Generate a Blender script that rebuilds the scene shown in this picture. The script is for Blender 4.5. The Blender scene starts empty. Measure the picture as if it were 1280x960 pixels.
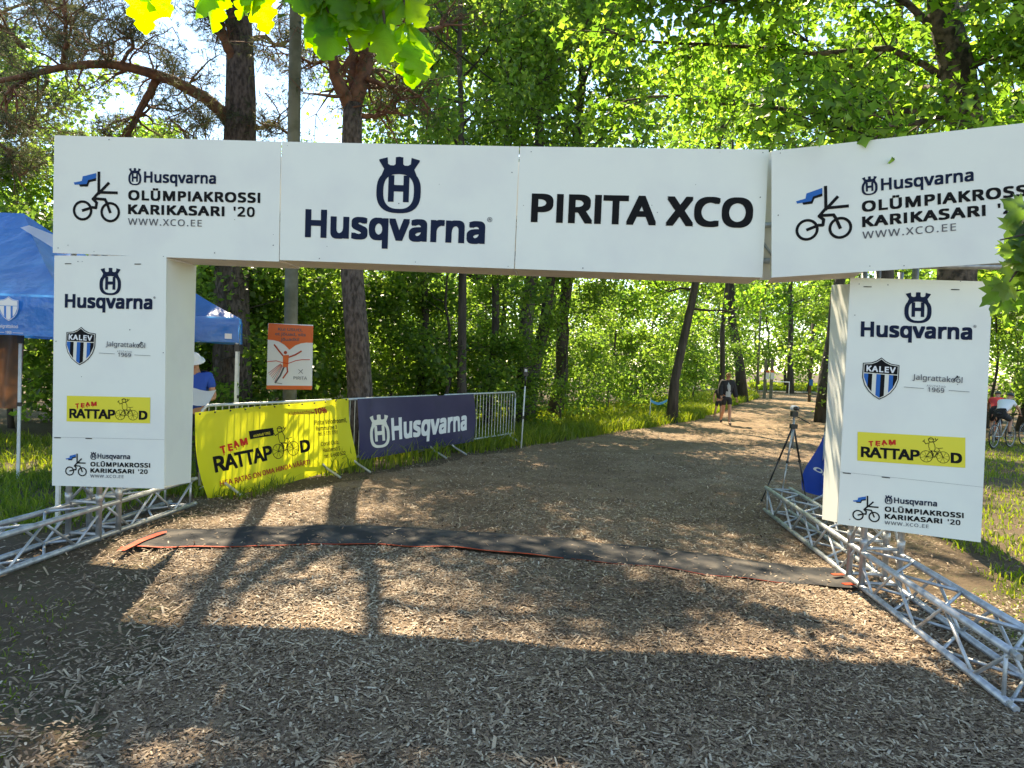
import bpy, bmesh, math, random
import numpy as np
from mathutils import Vector, Matrix
from mathutils.geometry import tessellate_polygon
S = bpy.context.scene
COL = S.collection
R = math.radians
# ------------------------------------------------------------------ camera, world, sun, exposure
CF, CP, CR, CH = 960.66, 0.030793, 0.03765, 1.75
_f = np.array([0, math.cos(CP), -math.sin(CP)]); _r0 = np.array([1., 0, 0]); _u0 = np.cross(_r0, _f)
_r = _r0*math.cos(CR)+_u0*math.sin(CR); _u = -_r0*math.sin(CR)+_u0*math.cos(CR)
cam_d = bpy.data.cameras.new('camera'); cam = bpy.data.objects.new('camera', cam_d); COL.objects.link(cam)
cam_d.sensor_width = 36; cam_d.lens = CF/1280*36; cam_d.clip_end = 2000; cam_d.clip_start = .05
M = Matrix.Identity(4)
for i in range(3):
    M[i][0] = _r[i]; M[i][1] = _u[i]; M[i][2] = -_f[i]
M[2][3] = CH
cam.matrix_world = M; S.camera = cam
SUN_AZ, SUN_EL = R(-12.5), R(48)
w = bpy.data.worlds.new('World'); S.world = w; w.use_nodes = True
nt = w.node_tree; bg = nt.nodes['Background']
sk = nt.nodes.new('ShaderNodeTexSky'); sk.sky_type = 'NISHITA'; sk.sun_disc = False
sk.sun_elevation = SUN_EL; sk.sun_rotation = SUN_AZ; sk.air_density = 1.0; sk.dust_density = .1; sk.ozone_density = 4
nt.links.new(sk.outputs[0], bg.inputs[0]); bg.inputs[1].default_value = .15
sd = bpy.data.lights.new('sun', 'SUN'); sd.energy = 5.0; sd.angle = R(.55); sd.color = (1, .92, .79)
so = bpy.data.objects.new('sun', sd); COL.objects.link(so)
SDIR = Vector((math.sin(SUN_AZ)*math.cos(SUN_EL), math.cos(SUN_AZ)*math.cos(SUN_EL), math.sin(SUN_EL)))
so.rotation_euler = SDIR.to_track_quat('Z', 'Y').to_euler(); so.location = (0, 0, 30)
S.view_settings.view_transform = 'Standard'; S.view_settings.look = 'None'
S.view_settings.exposure = 1.55; S.view_settings.use_white_balance = True; S.view_settings.white_balance_temperature = 7900; S.view_settings.white_balance_tint = 8; S.view_settings.gamma = 1; S.view_settings.use_curve_mapping = False
S.render.engine = 'CYCLES'
S.cycles.max_bounces = 8; S.cycles.transmission_bounces = 6; S.cycles.transparent_max_bounces = 6; S.cycles.diffuse_bounces = 5
S.cycles.sample_clamp_indirect = 6

# ------------------------------------------------------------------ geometry of the photograph
def ray(x, y): return _f+_r*(x-640)/CF-_u*(y-480)/CF
CAM = np.array([0, 0, CH])
def PX(x, y, Y):
    d = ray(x, y); return CAM+d*Y/d[1]
def G(x, y, z=0.):
    d = ray(x, y); return CAM+d*((z-CH)/d[2])
def gx(x, Y):
    """world X of pixel column x for a ground point at distance Y"""
    lo = 300.; p = None
    for y in np.linspace(430, 2600, 1200):
        d = ray(x, y)
        if d[2] < -1e-4:
            q = G(x, y)
            if q[1] <= Y: return q[0]
    return 0.
def bump(x, y):
    return .010*np.sin(x*2.1+.7*y)+.008*np.sin(y*3.3-x*1.3)+.006*np.sin(5.1*x+1.7)*np.sin(4.3*y)+.004*np.sin(11*x+3*y)-.012

# ------------------------------------------------------------------ object helpers
def tagp(o, label=None, cat=None, group=None, kind=None):
    if label: o['label'] = label
    if cat: o['category'] = cat
    if group: o['group'] = group
    if kind: o['kind'] = kind
    return o
def thing(name, label, cat, loc=(0, 0, 0), group=None, rz=0):
    o = bpy.data.objects.new(name, None); COL.objects.link(o); o.location = loc; o.rotation_euler = (0, 0, rz)
    o.empty_display_size = .2
    return tagp(o, label, cat, group)
def rootloc(p):
    v = np.zeros(3)
    while p is not None:
        v = v+np.array(p.location); p = p.parent
    return v
class Geo:
    def __init__(s): s.v = []; s.f = []; s.n = 0; s.att = []
    def add(s, v, f, a=None):
        v = np.asarray(v, float).reshape(-1, 3); s.v.append(v)
        s.f += [tuple(int(i)+s.n for i in q) for q in f]; s.n += len(v); return s
    def box(s, c, size, rz=0, Rm=None):
        h = np.array(size)/2.; p = np.array([(i, j, k) for i in (-1, 1) for j in (-1, 1) for k in (-1, 1)])*h
        if Rm is None:
            cc, ss = math.cos(rz), math.sin(rz); Rm = np.array([[cc, -ss, 0], [ss, cc, 0], [0, 0, 1]])
        p = p@np.array(Rm).T+np.array(c)
        return s.add(p, [(0, 1, 3, 2), (4, 6, 7, 5), (0, 4, 5, 1), (2, 3, 7, 6), (0, 2, 6, 4), (1, 5, 7, 3)])
    def tube(s, pts, r, n=8, cap=True):
        pts = np.array([np.array(p, float) for p in pts]); m = len(pts)
        rr = np.full(m, r) if np.isscalar(r) else np.array(r)
        d = np.gradient(pts, axis=0); d /= np.linalg.norm(d, axis=1)[:, None]+1e-12
        ref = np.array([0, 0, 1.]) if abs(d[0][2]) < .9 else np.array([1., 0, 0])
        V = []; a = None
        for i in range(m):
            if a is None: a = np.cross(d[i], ref)
            else: a = a-d[i]*np.dot(a, d[i])
            a = a/(np.linalg.norm(a)+1e-12); b = np.cross(d[i], a)
            t = np.arange(n)*2*math.pi/n
            V.append(pts[i]+rr[i]*(np.cos(t)[:, None]*a+np.sin(t)[:, None]*b))
        F = [(i*n+j, i*n+(j+1) % n, (i+1)*n+(j+1) % n, (i+1)*n+j) for i in range(m-1) for j in range(n)]
        if cap: F += [tuple(range(n-1, -1, -1)), tuple((m-1)*n+j for j in range(n))]
        return s.add(np.concatenate(V), F)
    def ball(s, c, r, n=10, m=7, sc=(1, 1, 1)):
        V = []; F = []
        for i in range(m+1):
            th = math.pi*i/m
            for j in range(n):
                ph = 2*math.pi*j/n
                V.append((c[0]+r*sc[0]*math.sin(th)*math.cos(ph), c[1]+r*sc[1]*math.sin(th)*math.sin(ph), c[2]+r*sc[2]*math.cos(th)))
        for i in range(m):
            for j in range(n): F.append((i*n+j, (i+1)*n+j, (i+1)*n+(j+1) % n, i*n+(j+1) % n))
        return s.add(V, F)
    def slab(s, corners, t):
        """TL TR BR BL corners, thickness t behind the front face"""
        c = np.array(corners, float); n = np.cross(c[1]-c[0], c[3]-c[0]); n /= np.linalg.norm(n)   # points away from viewer
        b = c+n*t if n[1] > 0 else c-n*t
        return s.add(np.vstack([c, b]), [(0, 3, 2, 1), (4, 5, 6, 7), (0, 1, 5, 4), (1, 2, 6, 5), (2, 3, 7, 6), (3, 0, 4, 7)])
    def arrays(s): return np.concatenate(s.v), s.f
    def build(s, name, mat, parent=None, smooth=False, label=None):
        v, f = s.arrays(); return meshobj(name, v, f, mat, parent, smooth, label)
LOCAL = [False]
def meshobj(name, v, f, mat, parent=None, smooth=False, label=None, tint=None):
    v = np.asarray(v, float)-(0 if LOCAL[0] else rootloc(parent))
    me = bpy.data.meshes.new(name)
    if isinstance(f, np.ndarray):
        k = f.shape[1]; nf = len(f)
        me.vertices.add(len(v)); me.vertices.foreach_set('co', v.astype(np.float32).ravel())
        me.loops.add(nf*k); me.loops.foreach_set('vertex_index', f.astype(np.int32).ravel())
        me.polygons.add(nf); me.polygons.foreach_set('loop_start', (np.arange(nf)*k).astype(np.int32))
        me.update(calc_edges=True)
    else:
        me.from_pydata([tuple(p) for p in v], [], f); me.update()
    if tint is not None:
        a = me.attributes.new('tint', 'FLOAT', 'FACE'); a.data.foreach_set('value', np.asarray(tint, np.float32))
    if smooth: me.polygons.foreach_set('use_smooth', np.ones(len(me.polygons), bool))
    me.materials.append(mat)
    o = bpy.data.objects.new(name, me); COL.objects.link(o); o.parent = parent
    if label: o['label'] = label
    return o
def copy_tree(o, parent=None):
    c = o.copy(); COL.objects.link(c); c.parent = parent
    for ch in o.children: copy_tree(ch, c)
    return c

# ------------------------------------------------------------------ materials
def mat(name, col, rough=.6, metal=0, spec=.5, noise=None, bump_=None, attr=None, trans=None, coat=0, stretch=None):
    """noise=(scale, colour2, amount-lo, amount-hi)  bump_=(scale,dist)  trans=(colour,factor) translucent"""
    m = bpy.data.materials.new(name); m.use_nodes = True; t = m.node_tree; N = t.nodes; L = t.links
    b = N['Principled BSDF']; b.inputs['Base Color'].default_value = (*col, 1); b.inputs['Roughness'].default_value = rough
    b.inputs['Metallic'].default_value = metal; b.inputs['Specular IOR Level'].default_value = spec
    tc = N.new('ShaderNodeTexCoord'); src = None; vec = tc.outputs['Object']
    if stretch:
        mp_ = N.new('ShaderNodeMapping'); mp_.inputs['Scale'].default_value = stretch; L.new(vec, mp_.inputs['Vector']); vec = mp_.outputs[0]
    if noise:
        n = N.new('ShaderNodeTexNoise'); n.inputs['Scale'].default_value = noise[0]; n.inputs['Detail'].default_value = 6
        L.new(vec, n.inputs['Vector'])
        mr = N.new('ShaderNodeMapRange'); mr.inputs[1].default_value = noise[2]; mr.inputs[2].default_value = noise[3]
        L.new(n.outputs[0], mr.inputs[0])
        mx = N.new('ShaderNodeMixRGB'); mx.inputs[1].default_value = (*col, 1); mx.inputs[2].default_value = (*noise[1], 1)
        L.new(mr.outputs[0], mx.inputs[0]); L.new(mx.outputs[0], b.inputs['Base Color']); src = mx.outputs[0]
    if attr:
        a = N.new('ShaderNodeAttribute'); a.attribute_name = 'tint'
        cr = N.new('ShaderNodeValToRGB'); L.new(a.outputs['Fac'], cr.inputs[0])
        el = cr.color_ramp.elements
        while len(el) < len(attr): el.new(.5)
        for i, c in enumerate(attr): el[i].position = i/(len(attr)-1); el[i].color = (*c, 1)
        L.new(cr.outputs[0], b.inputs['Base Color']); src = cr.outputs[0]
    if bump_:
        n2 = N.new('ShaderNodeTexNoise'); n2.inputs['Scale'].default_value = bump_[0]; n2.inputs['Detail'].default_value = 5
        L.new(vec, n2.inputs['Vector'])
        bp = N.new('ShaderNodeBump'); bp.inputs['Distance'].default_value = bump_[1]; bp.inputs['Strength'].default_value = .8
        L.new(n2.outputs[0], bp.inputs['Height']); L.new(bp.outputs[0], b.inputs['Normal'])
    if trans:
        tr = N.new('ShaderNodeBsdfTranslucent'); tr.inputs[0].default_value = (*trans[0], 1)
        if attr and len(trans) > 2:
            g = N.new('ShaderNodeMixRGB'); g.blend_type = 'MULTIPLY'; g.inputs[0].default_value = 1
            L.new(src, g.inputs[1]); g.inputs[2].default_value = (*trans[2], 1); L.new(g.outputs[0], tr.inputs[0])
        mx2 = N.new('ShaderNodeMixShader'); mx2.inputs[0].default_value = trans[1]
        L.new(b.outputs[0], mx2.inputs[1]); L.new(tr.outputs[0], mx2.inputs[2]); L.new(mx2.outputs[0], N['Material Output'].inputs[0])
    return m
def leafmat(name, c1, c2, c3, k=(4.3, 4.4, 1.7), f=.60, rough=.38):
    return mat(name, c2, rough, spec=.4, attr=[c1, c2, c3], trans=((.3, .4, .05), f, k))
MT = {}
MT['board'] = mat('white board', (.76, .77, .70), .42, spec=.3, noise=(2.3, (.70, .70, .66), .45, .75), bump_=(3, .004))
MT['board_in'] = mat('cream board', (.80, .73, .65), .6, noise=(5, (.70, .63, .54), .4, .7))
MT['alu'] = mat('aluminium tube', (.50, .52, .54), .46, metal=.6, noise=(14, (.30, .31, .32), .4, .7), bump_=(60, .0008))
MT['galv'] = mat('galvanised steel', (.55, .57, .57), .45, metal=.6, noise=(10, (.4, .42, .42), .4, .7))
MT['navy'] = mat('navy print', (.008, .015, .042), .7, spec=.15)
MT['black'] = mat('black print', (.007, .007, .008), .7, spec=.15)
MT['dgrey'] = mat('grey print', (.12, .12, .13), .7, spec=.15)
MT['blue'] = mat('blue print', (.02, .13, .42), .7, spec=.15)
MT['white'] = mat('white print', (.75, .75, .75), .7, spec=.15)
MT['cream'] = mat('cream print', (.72, .70, .62), .7, spec=.15)
MT['red'] = mat('red print', (.55, .03, .02), .7, spec=.15)
MT['dred'] = mat('dark red print', (.42, .06, .03), .7, spec=.15)
MT['yellow'] = mat('yellow sticker', (.72, .62, .03), .45)
MT['ybanner'] = mat('yellow banner', (.80, .74, .02), .5, noise=(1.5, (.74, .68, .02), .4, .7), trans=((.9, .88, .04), .4))
MT['nbanner'] = mat('navy banner', (.022, .022, .085), .42, noise=(4, (.03, .028, .10), .4, .7), trans=((.03, .03, .16), .2))
MT['bbanner'] = mat('blue banner', (.01, .05, .32), .45, trans=((.01, .08, .5), .25))
MT['tent'] = mat('blue canvas', (.02, .19, .60), .25, spec=1.0, noise=(3, (.03, .24, .66), .4, .7), bump_=(2.2, .09), trans=((.08, .45, .95), .5))
MT['tent_sun'] = mat('sunlit canvas', (.75, .74, .76), .5, trans=((.9, .85, .9), .5))  # pale cloth standing in for sunlight on the near tent roof
MT['wpaint'] = mat('white enamel', (.72, .73, .72), .35, noise=(20, (.6, .6, .58), .5, .8))
MT['brown'] = mat('brown tarpaulin', (.13, .065, .035), .6, noise=(3, (.09, .05, .03), .4, .7), trans=((.3, .12, .04), .15))
MT['orange'] = mat('orange print', (.72, .13, .02), .5)
MT['otape'] = mat('orange tape', (.48, .045, .010), .6, spec=.15, noise=(9, (.5, .10, .04), .45, .7))
MT['rubber'] = mat('black rubber', (.042, .042, .043), .95, spec=.12, noise=(4, (.15, .13, .11), .45, .75), bump_=(50, .002))
MT['plastic'] = mat('black plastic', (.02, .02, .022), .4)
MT['polewood'] = mat('weathered pole', (.17, .165, .12), .85, noise=(6, (.11, .11, .07), .4, .65), bump_=(30, .006))
MT['bark'] = mat('grey bark', (.085, .068, .055), .9, noise=(9, (.035, .028, .022), .35, .65), bump_=(22, .05), stretch=(1, 1, .22))
MT['barkp'] = mat('pine bark', (.15, .115, .10), .9, noise=(20, (.05, .036, .03), .40, .62), bump_=(22, .09), stretch=(1, 1, .42))
MT['barkr'] = mat('red pine bark', (.26, .12, .065), .85, noise=(8, (.13, .06, .04), .35, .65), bump_=(20, .03))
MT['barkl'] = mat('lichen bark', (.13, .10, .075), .9, noise=(12, (.035, .028, .02), .42, .56), bump_=(26, .03))
MT['skin'] = mat('skin', (.50, .25, .16), .55, trans=((.6, .2, .1), .08))
MT['cloth_b'] = mat('black cloth', (.018, .018, .022), .85)
MT['cloth_g'] = mat('grey cloth', (.36, .38, .38), .85)
MT['cloth_w'] = mat('white cloth', (.7, .72, .74), .8)
MT['cloth_r'] = mat('red cloth', (.55, .03, .03), .8)
MT['cloth_bl'] = mat('blue cloth', (.012, .07, .40), .8)
MT['cloth_lb'] = mat('light blue cloth', (.10, .42, .75), .8)
MT['cap'] = mat('brown cap', (.22, .13, .04), .8)
MT['hair'] = mat('brown hair', (.05, .03, .02), .8)
MT['paper'] = mat('paper', (.8, .8, .8), .7, trans=((.8, .8, .8), .3))
MT['leaf'] = leafmat('green leaf', (.042, .08, .022), (.072, .12, .03), (.115, .16, .04), k=(4.0, 4.1, 1.9), f=.6)
MT['leaf_near'] = leafmat('oak leaf', (.05, .12, .010), (.085, .16, .012), (.12, .19, .014), k=(4.3, 4.3, .9), f=.68)
MT['leafd'] = leafmat('dark green leaf', (.022, .055, .013), (.036, .088, .016), (.062, .12, .02), k=(4.4, 4.0, 1.6), f=.55)
MT['leafy'] = leafmat('bright maple leaf', (.05, .105, .022), (.085, .155, .032), (.13, .19, .045), k=(3.9, 4.0, 1.6), f=.6)
MT['needle'] = mat('pine needle', (.06, .08, .04), .6, attr=[(.035, .055, .028), (.075, .095, .05), (.12, .125, .075)], trans=((.12, .15, .05), .3, (2, 1.8, 1.2)))
MT['grass'] = leafmat('grass blade', (.06, .10, .015), (.10, .155, .02), (.17, .20, .045), k=(3.4, 3.0, 1.0), f=.5, rough=.5)
MT['chip'] = mat('wood chip', (.3, .2, .13), .75, attr=[(.085, .05, .03), (.19, .122, .074), (.32, .225, .14), (.47, .36, .24), (.64, .54, .40)], bump_=(90, .001))

def groundmat(name, cols, sc, attr=False, bd=.02):
    m = bpy.data.materials.new(name); m.use_nodes = True; t = m.node_tree; N = t.nodes; L = t.links; b = N['Principled BSDF']
    b.inputs['Roughness'].default_value = .95; b.inputs['Specular IOR Level'].default_value = .2
    tc = N.new('ShaderNodeTexCoord')
    def nz(s, d=8):
        n = N.new('ShaderNodeTexNoise'); n.inputs['Scale'].default_value = s; n.inputs['Detail'].default_value = d; n.inputs['Roughness'].default_value = .65
        L.new(tc.outputs['Object'], n.inputs['Vector']); return n
    n1 = nz(sc[0]); n2 = nz(sc[1], 4)
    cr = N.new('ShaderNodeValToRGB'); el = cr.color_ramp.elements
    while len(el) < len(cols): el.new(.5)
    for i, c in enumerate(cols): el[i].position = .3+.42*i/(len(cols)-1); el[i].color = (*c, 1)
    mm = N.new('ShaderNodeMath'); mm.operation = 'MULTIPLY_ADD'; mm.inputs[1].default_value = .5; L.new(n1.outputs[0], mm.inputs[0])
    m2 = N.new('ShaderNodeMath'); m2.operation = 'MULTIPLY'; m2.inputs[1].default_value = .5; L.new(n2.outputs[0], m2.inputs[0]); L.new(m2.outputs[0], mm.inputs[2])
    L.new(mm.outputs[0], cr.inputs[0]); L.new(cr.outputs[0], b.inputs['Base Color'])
    bp = N.new('ShaderNodeBump'); bp.inputs['Distance'].default_value = bd; L.new(n2.outputs[0], bp.inputs['Height']); L.new(bp.outputs[0], b.inputs['Normal'])
    return m
MT['soil'] = groundmat('soil and moss', [(.055, .037, .023), (.095, .065, .04), (.125, .088, .055), (.072, .078, .032), (.15, .12, .08)], (.9, 30))
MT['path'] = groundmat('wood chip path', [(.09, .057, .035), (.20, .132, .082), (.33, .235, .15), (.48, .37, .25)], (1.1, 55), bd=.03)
MT['road'] = groundmat('pale asphalt', [(.16, .155, .15), (.22, .21, .20)], (2, 40))

rng = np.random.default_rng(7)
random.seed(5)

# ------------------------------------------------------------------ ground, path, road
def grid(x0, x1, y0, y1, nx, ny, zf):
    X, Y = np.meshgrid(np.linspace(x0, x1, nx), np.linspace(y0, y1, ny)); Z = zf(X, Y)
    i = np.arange(nx*ny).reshape(ny, nx)
    F = np.stack([i[:-1, :-1], i[:-1, 1:], i[1:, 1:], i[1:, :-1]], -1).reshape(-1, 4)
    return np.stack([X, Y, Z], -1).reshape(-1, 3), F
def gz(X, Y): return np.where((Y < 40) & (abs(X) < 20), bump(X, Y), -.012)
v, f = grid(-20, 22, -4, 46, 280, 330, gz)
big = np.array([[-400, -200, -.012], [400, -200, -.012], [400, 700, -.012], [-400, 700, -.012]])
inn = v[[0, 279, 280*330-1, 280*329]]
n0 = len(v); v = np.vstack([v, big]); ring = [[n0, n0+1, 279, 0], [n0+1, n0+2, 280*330-1, 279], [n0+2, n0+3, 280*329, 280*330-1], [n0+3, n0, 0, 280*329]]
o = meshobj('ground', v, np.vstack([f, np.array(ring)]), MT['soil'], smooth=True); tagp(o, kind='structure')
PL = [(-1.75, -3), (-1.75, 3.4), (-2.2, 5.2), (-3.1, 6.9), (-3.15, 8.4)]+[tuple(G(x, y)[:2]) for x, y in ((400, 606), (520, 584), (640, 562), (760, 541), (870, 524), (925, 508), (950, 498), (958, 492))]
PR = [(3.4, -3), (3.3, 3), (3.2, 6), (3.6, 8.5), (4.3, 10.2), (5.6, 13.5)]+[tuple(G(x, y)[:2]) for x, y in ((1050, 545), (1052, 520), (1045, 503), (1035, 496))]
def interp(poly, Y): p = np.array(poly); return np.interp(Y, p[:, 1], p[:, 0])
YS = np.concatenate([np.linspace(-3, 14, 240), np.linspace(14.15, min(PL[-1][1], PR[-1][1])+3, 120)])
NX = 110; U = np.linspace(0, 1, NX)
L_ = interp(PL, YS)+.10*np.sin(YS*3.1)+.06*np.sin(YS*7.7); R_ = interp(PR, YS)+.10*np.sin(YS*2.7+1)+.05*np.sin(YS*8.3)
X = L_[:, None]+(R_-L_)[:, None]*U; Y = np.repeat(YS[:, None], NX, 1)
Z = bump(X, Y)*(Y < 40)+(Y >= 40)*-.012+.016+.006*np.sin(17*X+5*Y)*np.sin(13*Y)
Z[:, 0] -= .02; Z[:, -1] -= .02
i = np.arange(len(YS)*NX).reshape(len(YS), NX)
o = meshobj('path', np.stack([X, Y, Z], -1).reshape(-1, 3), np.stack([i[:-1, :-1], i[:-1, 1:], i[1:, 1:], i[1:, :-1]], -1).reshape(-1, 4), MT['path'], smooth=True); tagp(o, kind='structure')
g = Geo(); g.add([(2, 62, .03), (90, 58, .03), (90, 65, .03), (2, 69, .03)], [(0, 1, 2, 3)]); o = g.build('road', MT['road']); tagp(o, kind='structure')

def inpath(x, y, m=0.): return (x > interp(PL, y)-m) & (x < interp(PR, y)+m)
near = [G(x, y) for x, y in ((150, 687), (230, 686), (330, 685), (480, 683), (580, 687), (700, 700), (800, 711), (900, 723), (1000, 732), (1072, 738))]
far = [G(x, y) for x, y in ((208, 663), (260, 663), (340, 660), (480, 660), (600, 667), (700, 674), (800, 686), (900, 698), (1000, 710), (1058, 714))]
# chips: small ridged splinters lying on the path
def scatter_chips():
    P = []
    for (y0, y1, dens, hw) in ((1.6, 4.6, 5000, .75), (4.6, 7, 3300, .75), (7, 10, 1500, .72), (10, 15, 560, .7), (15, 22, 170, .7)):
        x0, x1 = -hw*y1-.6, hw*y1+.6; n = int((x1-x0)*(y1-y0)*dens)
        p = np.stack([rng.uniform(x0, x1, n), rng.uniform(y0, y1, n)], 1); P.append(p)
    p = np.concatenate(P)
    inside = inpath(p[:, 0], p[:, 1], .1)
    frame = abs(p[:, 0]-.02*p[:, 1]) < .76*p[:, 1]+1.3
    dl = interp(PL, p[:, 1])-p[:, 0]; dr = p[:, 0]-interp(PR, p[:, 1])
    dd = np.maximum(dl, dr)
    den = .80+.35*np.sin(p[:, 0]*1.9+np.sin(p[:, 1]*2.3))*np.sin(p[:, 1]*1.6+1)-.5*np.exp(-((p[:, 0]+1.9)/.8)**2)*(p[:, 1] < 5)
    keep = ((inside & (rng.random(len(p)) < den) & (dd < -.0)) | (rng.random(len(p)) < .42*np.exp(-np.maximum(dd, 0)/.7))) & frame
    yn_ = lambda x: np.interp(x, [q[0] for q in near], [q[1] for q in near]); yf_ = lambda x: np.interp(x, [q[0] for q in far], [q[1] for q in far])
    onm = (p[:, 1] > yn_(p[:, 0])-.01) & (p[:, 1] < yf_(p[:, 0])+.01) & (p[:, 0] > -2.8); keep &= (~onm) | (rng.random(len(p)) < .035)
    p = p[keep]; n = len(p); onm = onm[keep]
    L = rng.gamma(1.8, .0058, n)+.0045; L = np.minimum(L, .055); W = rng.uniform(.0018, .0062, n)+L*.07; H = W*.45
    a = rng.uniform(0, math.pi*2, n); tilt = np.clip(rng.normal(0, .28, n), -.75, .75)
    lo = np.array([[-1, -.8, 0], [-.8, 1, 0], [1, .7, 0], [.85, -1, 0], [-.6, 0, 1], [.55, 0, 1]], float)
    V = lo[None]*np.stack([L, W, H], 1)[:, None]
    V += rng.normal(0, 1, V.shape)*np.stack([L*.12, W*.2, H*.1], 1)[:, None]
    z = V[..., 2]+V[..., 0]*np.tan(tilt)[:, None]
    c, s_ = np.cos(a)[:, None], np.sin(a)[:, None]
    x = V[..., 0]*c-V[..., 1]*s_; y = V[..., 0]*s_+V[..., 1]*c
    base = bump(p[:, 0], p[:, 1])+.018+rng.uniform(0, .010, n)+onm*.026
    VV = np.stack([x+p[:, :1], y+p[:, 1:], z+base[:, None]], -1).reshape(-1, 3)
    q = np.array([[0, 3, 5], [0, 5, 4], [1, 4, 5], [1, 5, 2], [0, 4, 1], [3, 2, 5]])
    F = (q[None]+6*np.arange(n)[:, None, None]).reshape(-1, 3)
    t = np.clip(rng.beta(1.3, 1.9, n)+.12*np.sin(p[:, 0]*1.3)*np.sin(p[:, 1]*.9), 0, 1)
    o = meshobj('wood_chips', VV, F, MT['chip'], tint=np.repeat(t, 6))
    tagp(o, 'loose pale wood chips strewn over the path under the arch', 'wood chips', kind='stuff')
scatter_chips()

def grass(name, label, polys, n, h=(.05, .12), m='grass', w=.006, bend=.5):
    """blades in quads given by four ground corners"""
    V = []; T = []
    tot = 0
    for (c, k) in polys:
        c = np.array(c, float); m_ = int(n*k)
        u, v_ = rng.random(m_), rng.random(m_)
        p = (1-u)[:, None]*(1-v_)[:, None]*c[0]+u[:, None]*(1-v_)[:, None]*c[1]+u[:, None]*v_[:, None]*c[2]+(1-u)[:, None]*v_[:, None]*c[3]
        cl = np.sin(p[:, 0]*2.3+1)*np.sin(p[:, 1]*1.9)+np.sin(p[:, 0]*5.1)*np.sin(p[:, 1]*4.3+2)
        p = p[(cl+rng.normal(0, .7, m_)) > -.5]; m_ = len(p)
        hh = rng.uniform(h[0], h[1], m_)*(1+.5*rng.random(m_)); a = rng.uniform(0, 2*math.pi, m_); b = rng.normal(0, bend, (m_, 2))
        ww = w*(1+.03*p[:, 1])*rng.uniform(.6, 1.4, m_)
        z0 = bump(p[:, 0], p[:, 1])
        dx, dy = np.cos(a)*ww, np.sin(a)*ww
        q = np.zeros((m_, 5, 3))
        q[:, 0] = np.stack([p[:, 0]-dx, p[:, 1]-dy, z0], 1); q[:, 1] = np.stack([p[:, 0]+dx, p[:, 1]+dy, z0], 1)
        mid = np.stack([p[:, 0]+b[:, 0]*hh*.3, p[:, 1]+b[:, 1]*hh*.3, z0+hh*.6], 1)
        q[:, 2] = mid+np.stack([dx, dy, 0*dx], 1)*.7; q[:, 3] = mid-np.stack([dx, dy, 0*dx], 1)*.7
        q[:, 4] = np.stack([p[:, 0]+b[:, 0]*hh, p[:, 1]+b[:, 1]*hh, z0+hh*.95], 1)
        V.append(q.reshape(-1, 3)); T.append(rng.random(m_))
    V = np.concatenate(V); T = np.concatenate(T); k = len(V)//5
    F = (np.array([[0, 1, 2], [0, 2, 3], [3, 2, 4]])[None]+5*np.arange(k)[:, None, None]).reshape(-1, 3)
    o = meshobj(name, V, F, MT[m], tint=np.repeat(T, 3)); tagp(o, label, 'grass', kind='stuff')
gg = lambda *a: [tuple(G(*p)[:2]) for p in a]
grass('verge_grass', 'bright green grass along the far edge of the chip path', [
    (gg((400, 598), (640, 560), (640, 515), (450, 520)), .5), (gg((640, 562), (880, 524), (880, 498), (640, 520)), 1.1),
    (gg((870, 522), (950, 497), (930, 487), (800, 500)), .35), (gg((700, 549), (900, 516), (930, 500), (760, 515)), .6)], 26000, (.12, .32), w=.008)
grass('lawn_grass', 'patchy lawn grass to the right of the arch pillar', [
    (((4.0, 6), (9, 6.5), (14, 14), (5.2, 10)), .5), (((6, 11), (13, 11), (24, 24), (9, 22)), .9)], 24000, (.03, .08), w=.006)
grass('tent_grass', 'rough grass around the blue tents on the left', [
    (((-8, 6), (-4.1, 7), (-4.0, 10), (-9, 10)), .4), (((-10, 9.5), (-3, 9), (-2.6, 13), (-13, 15)), .8)], 26000, (.05, .15), w=.006)
grass('sparse_grass', 'thin weeds growing in the bare dirt at the left foreground', [
    (((-3.3, 3), (-2.0, 3), (-2.9, 5.2), (-4.6, 5.2)), .13), (((3.0, 4), (4.6, 4.6), (5, 7), (3.4, 6)), .12)], 9000, (.012, .035), w=.004, bend=1.0)
# far meadow strip before the road
grass('meadow_grass', 'sunlit grass strip before the far road', [(gg((940, 488), (1060, 491), (1120, 483), (935, 480)), 1)], 9000, (.15, .35), w=.03)

# ------------------------------------------------------------------ flat print: lettering, emblems
def homog(src, dst):
    A = []
    for (x, y), (u, v) in zip(src, dst):
        A.append([x, y, 1, 0, 0, 0, -u*x, -u*y, -u]); A.append([0, 0, 0, x, y, 1, -v*x, -v*y, -v])
    return np.linalg.svd(np.array(A, float))[2][-1].reshape(3, 3)
_tc = {}
FONT = None
CAPH = .714
try:   # a sans face shipped with Blender itself; the built-in one is used if it is not there
    import os
    for _k in ('LOCAL', 'SYSTEM'):
        _p = os.path.join(bpy.utils.resource_path(_k) or '', 'datafiles', 'fonts', 'NotoSansHebrew-Regular.woff2')
        if os.path.exists(_p): FONT = bpy.data.fonts.load(_p); break
except Exception: FONT = None
CAPH = .714
_c = bpy.data.curves.new('lettering', 'FONT'); _c.body = 'H'; _c.size = 1
if FONT: _c.font = FONT
_o = bpy.data.objects.new('lettering', _c); COL.objects.link(_o); bpy.context.view_layer.update()
CAPH = max(q.co[1] for q in _o.evaluated_get(bpy.context.evaluated_depsgraph_get()).to_mesh().vertices)
bpy.data.objects.remove(_o); bpy.data.curves.remove(_c)
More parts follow.
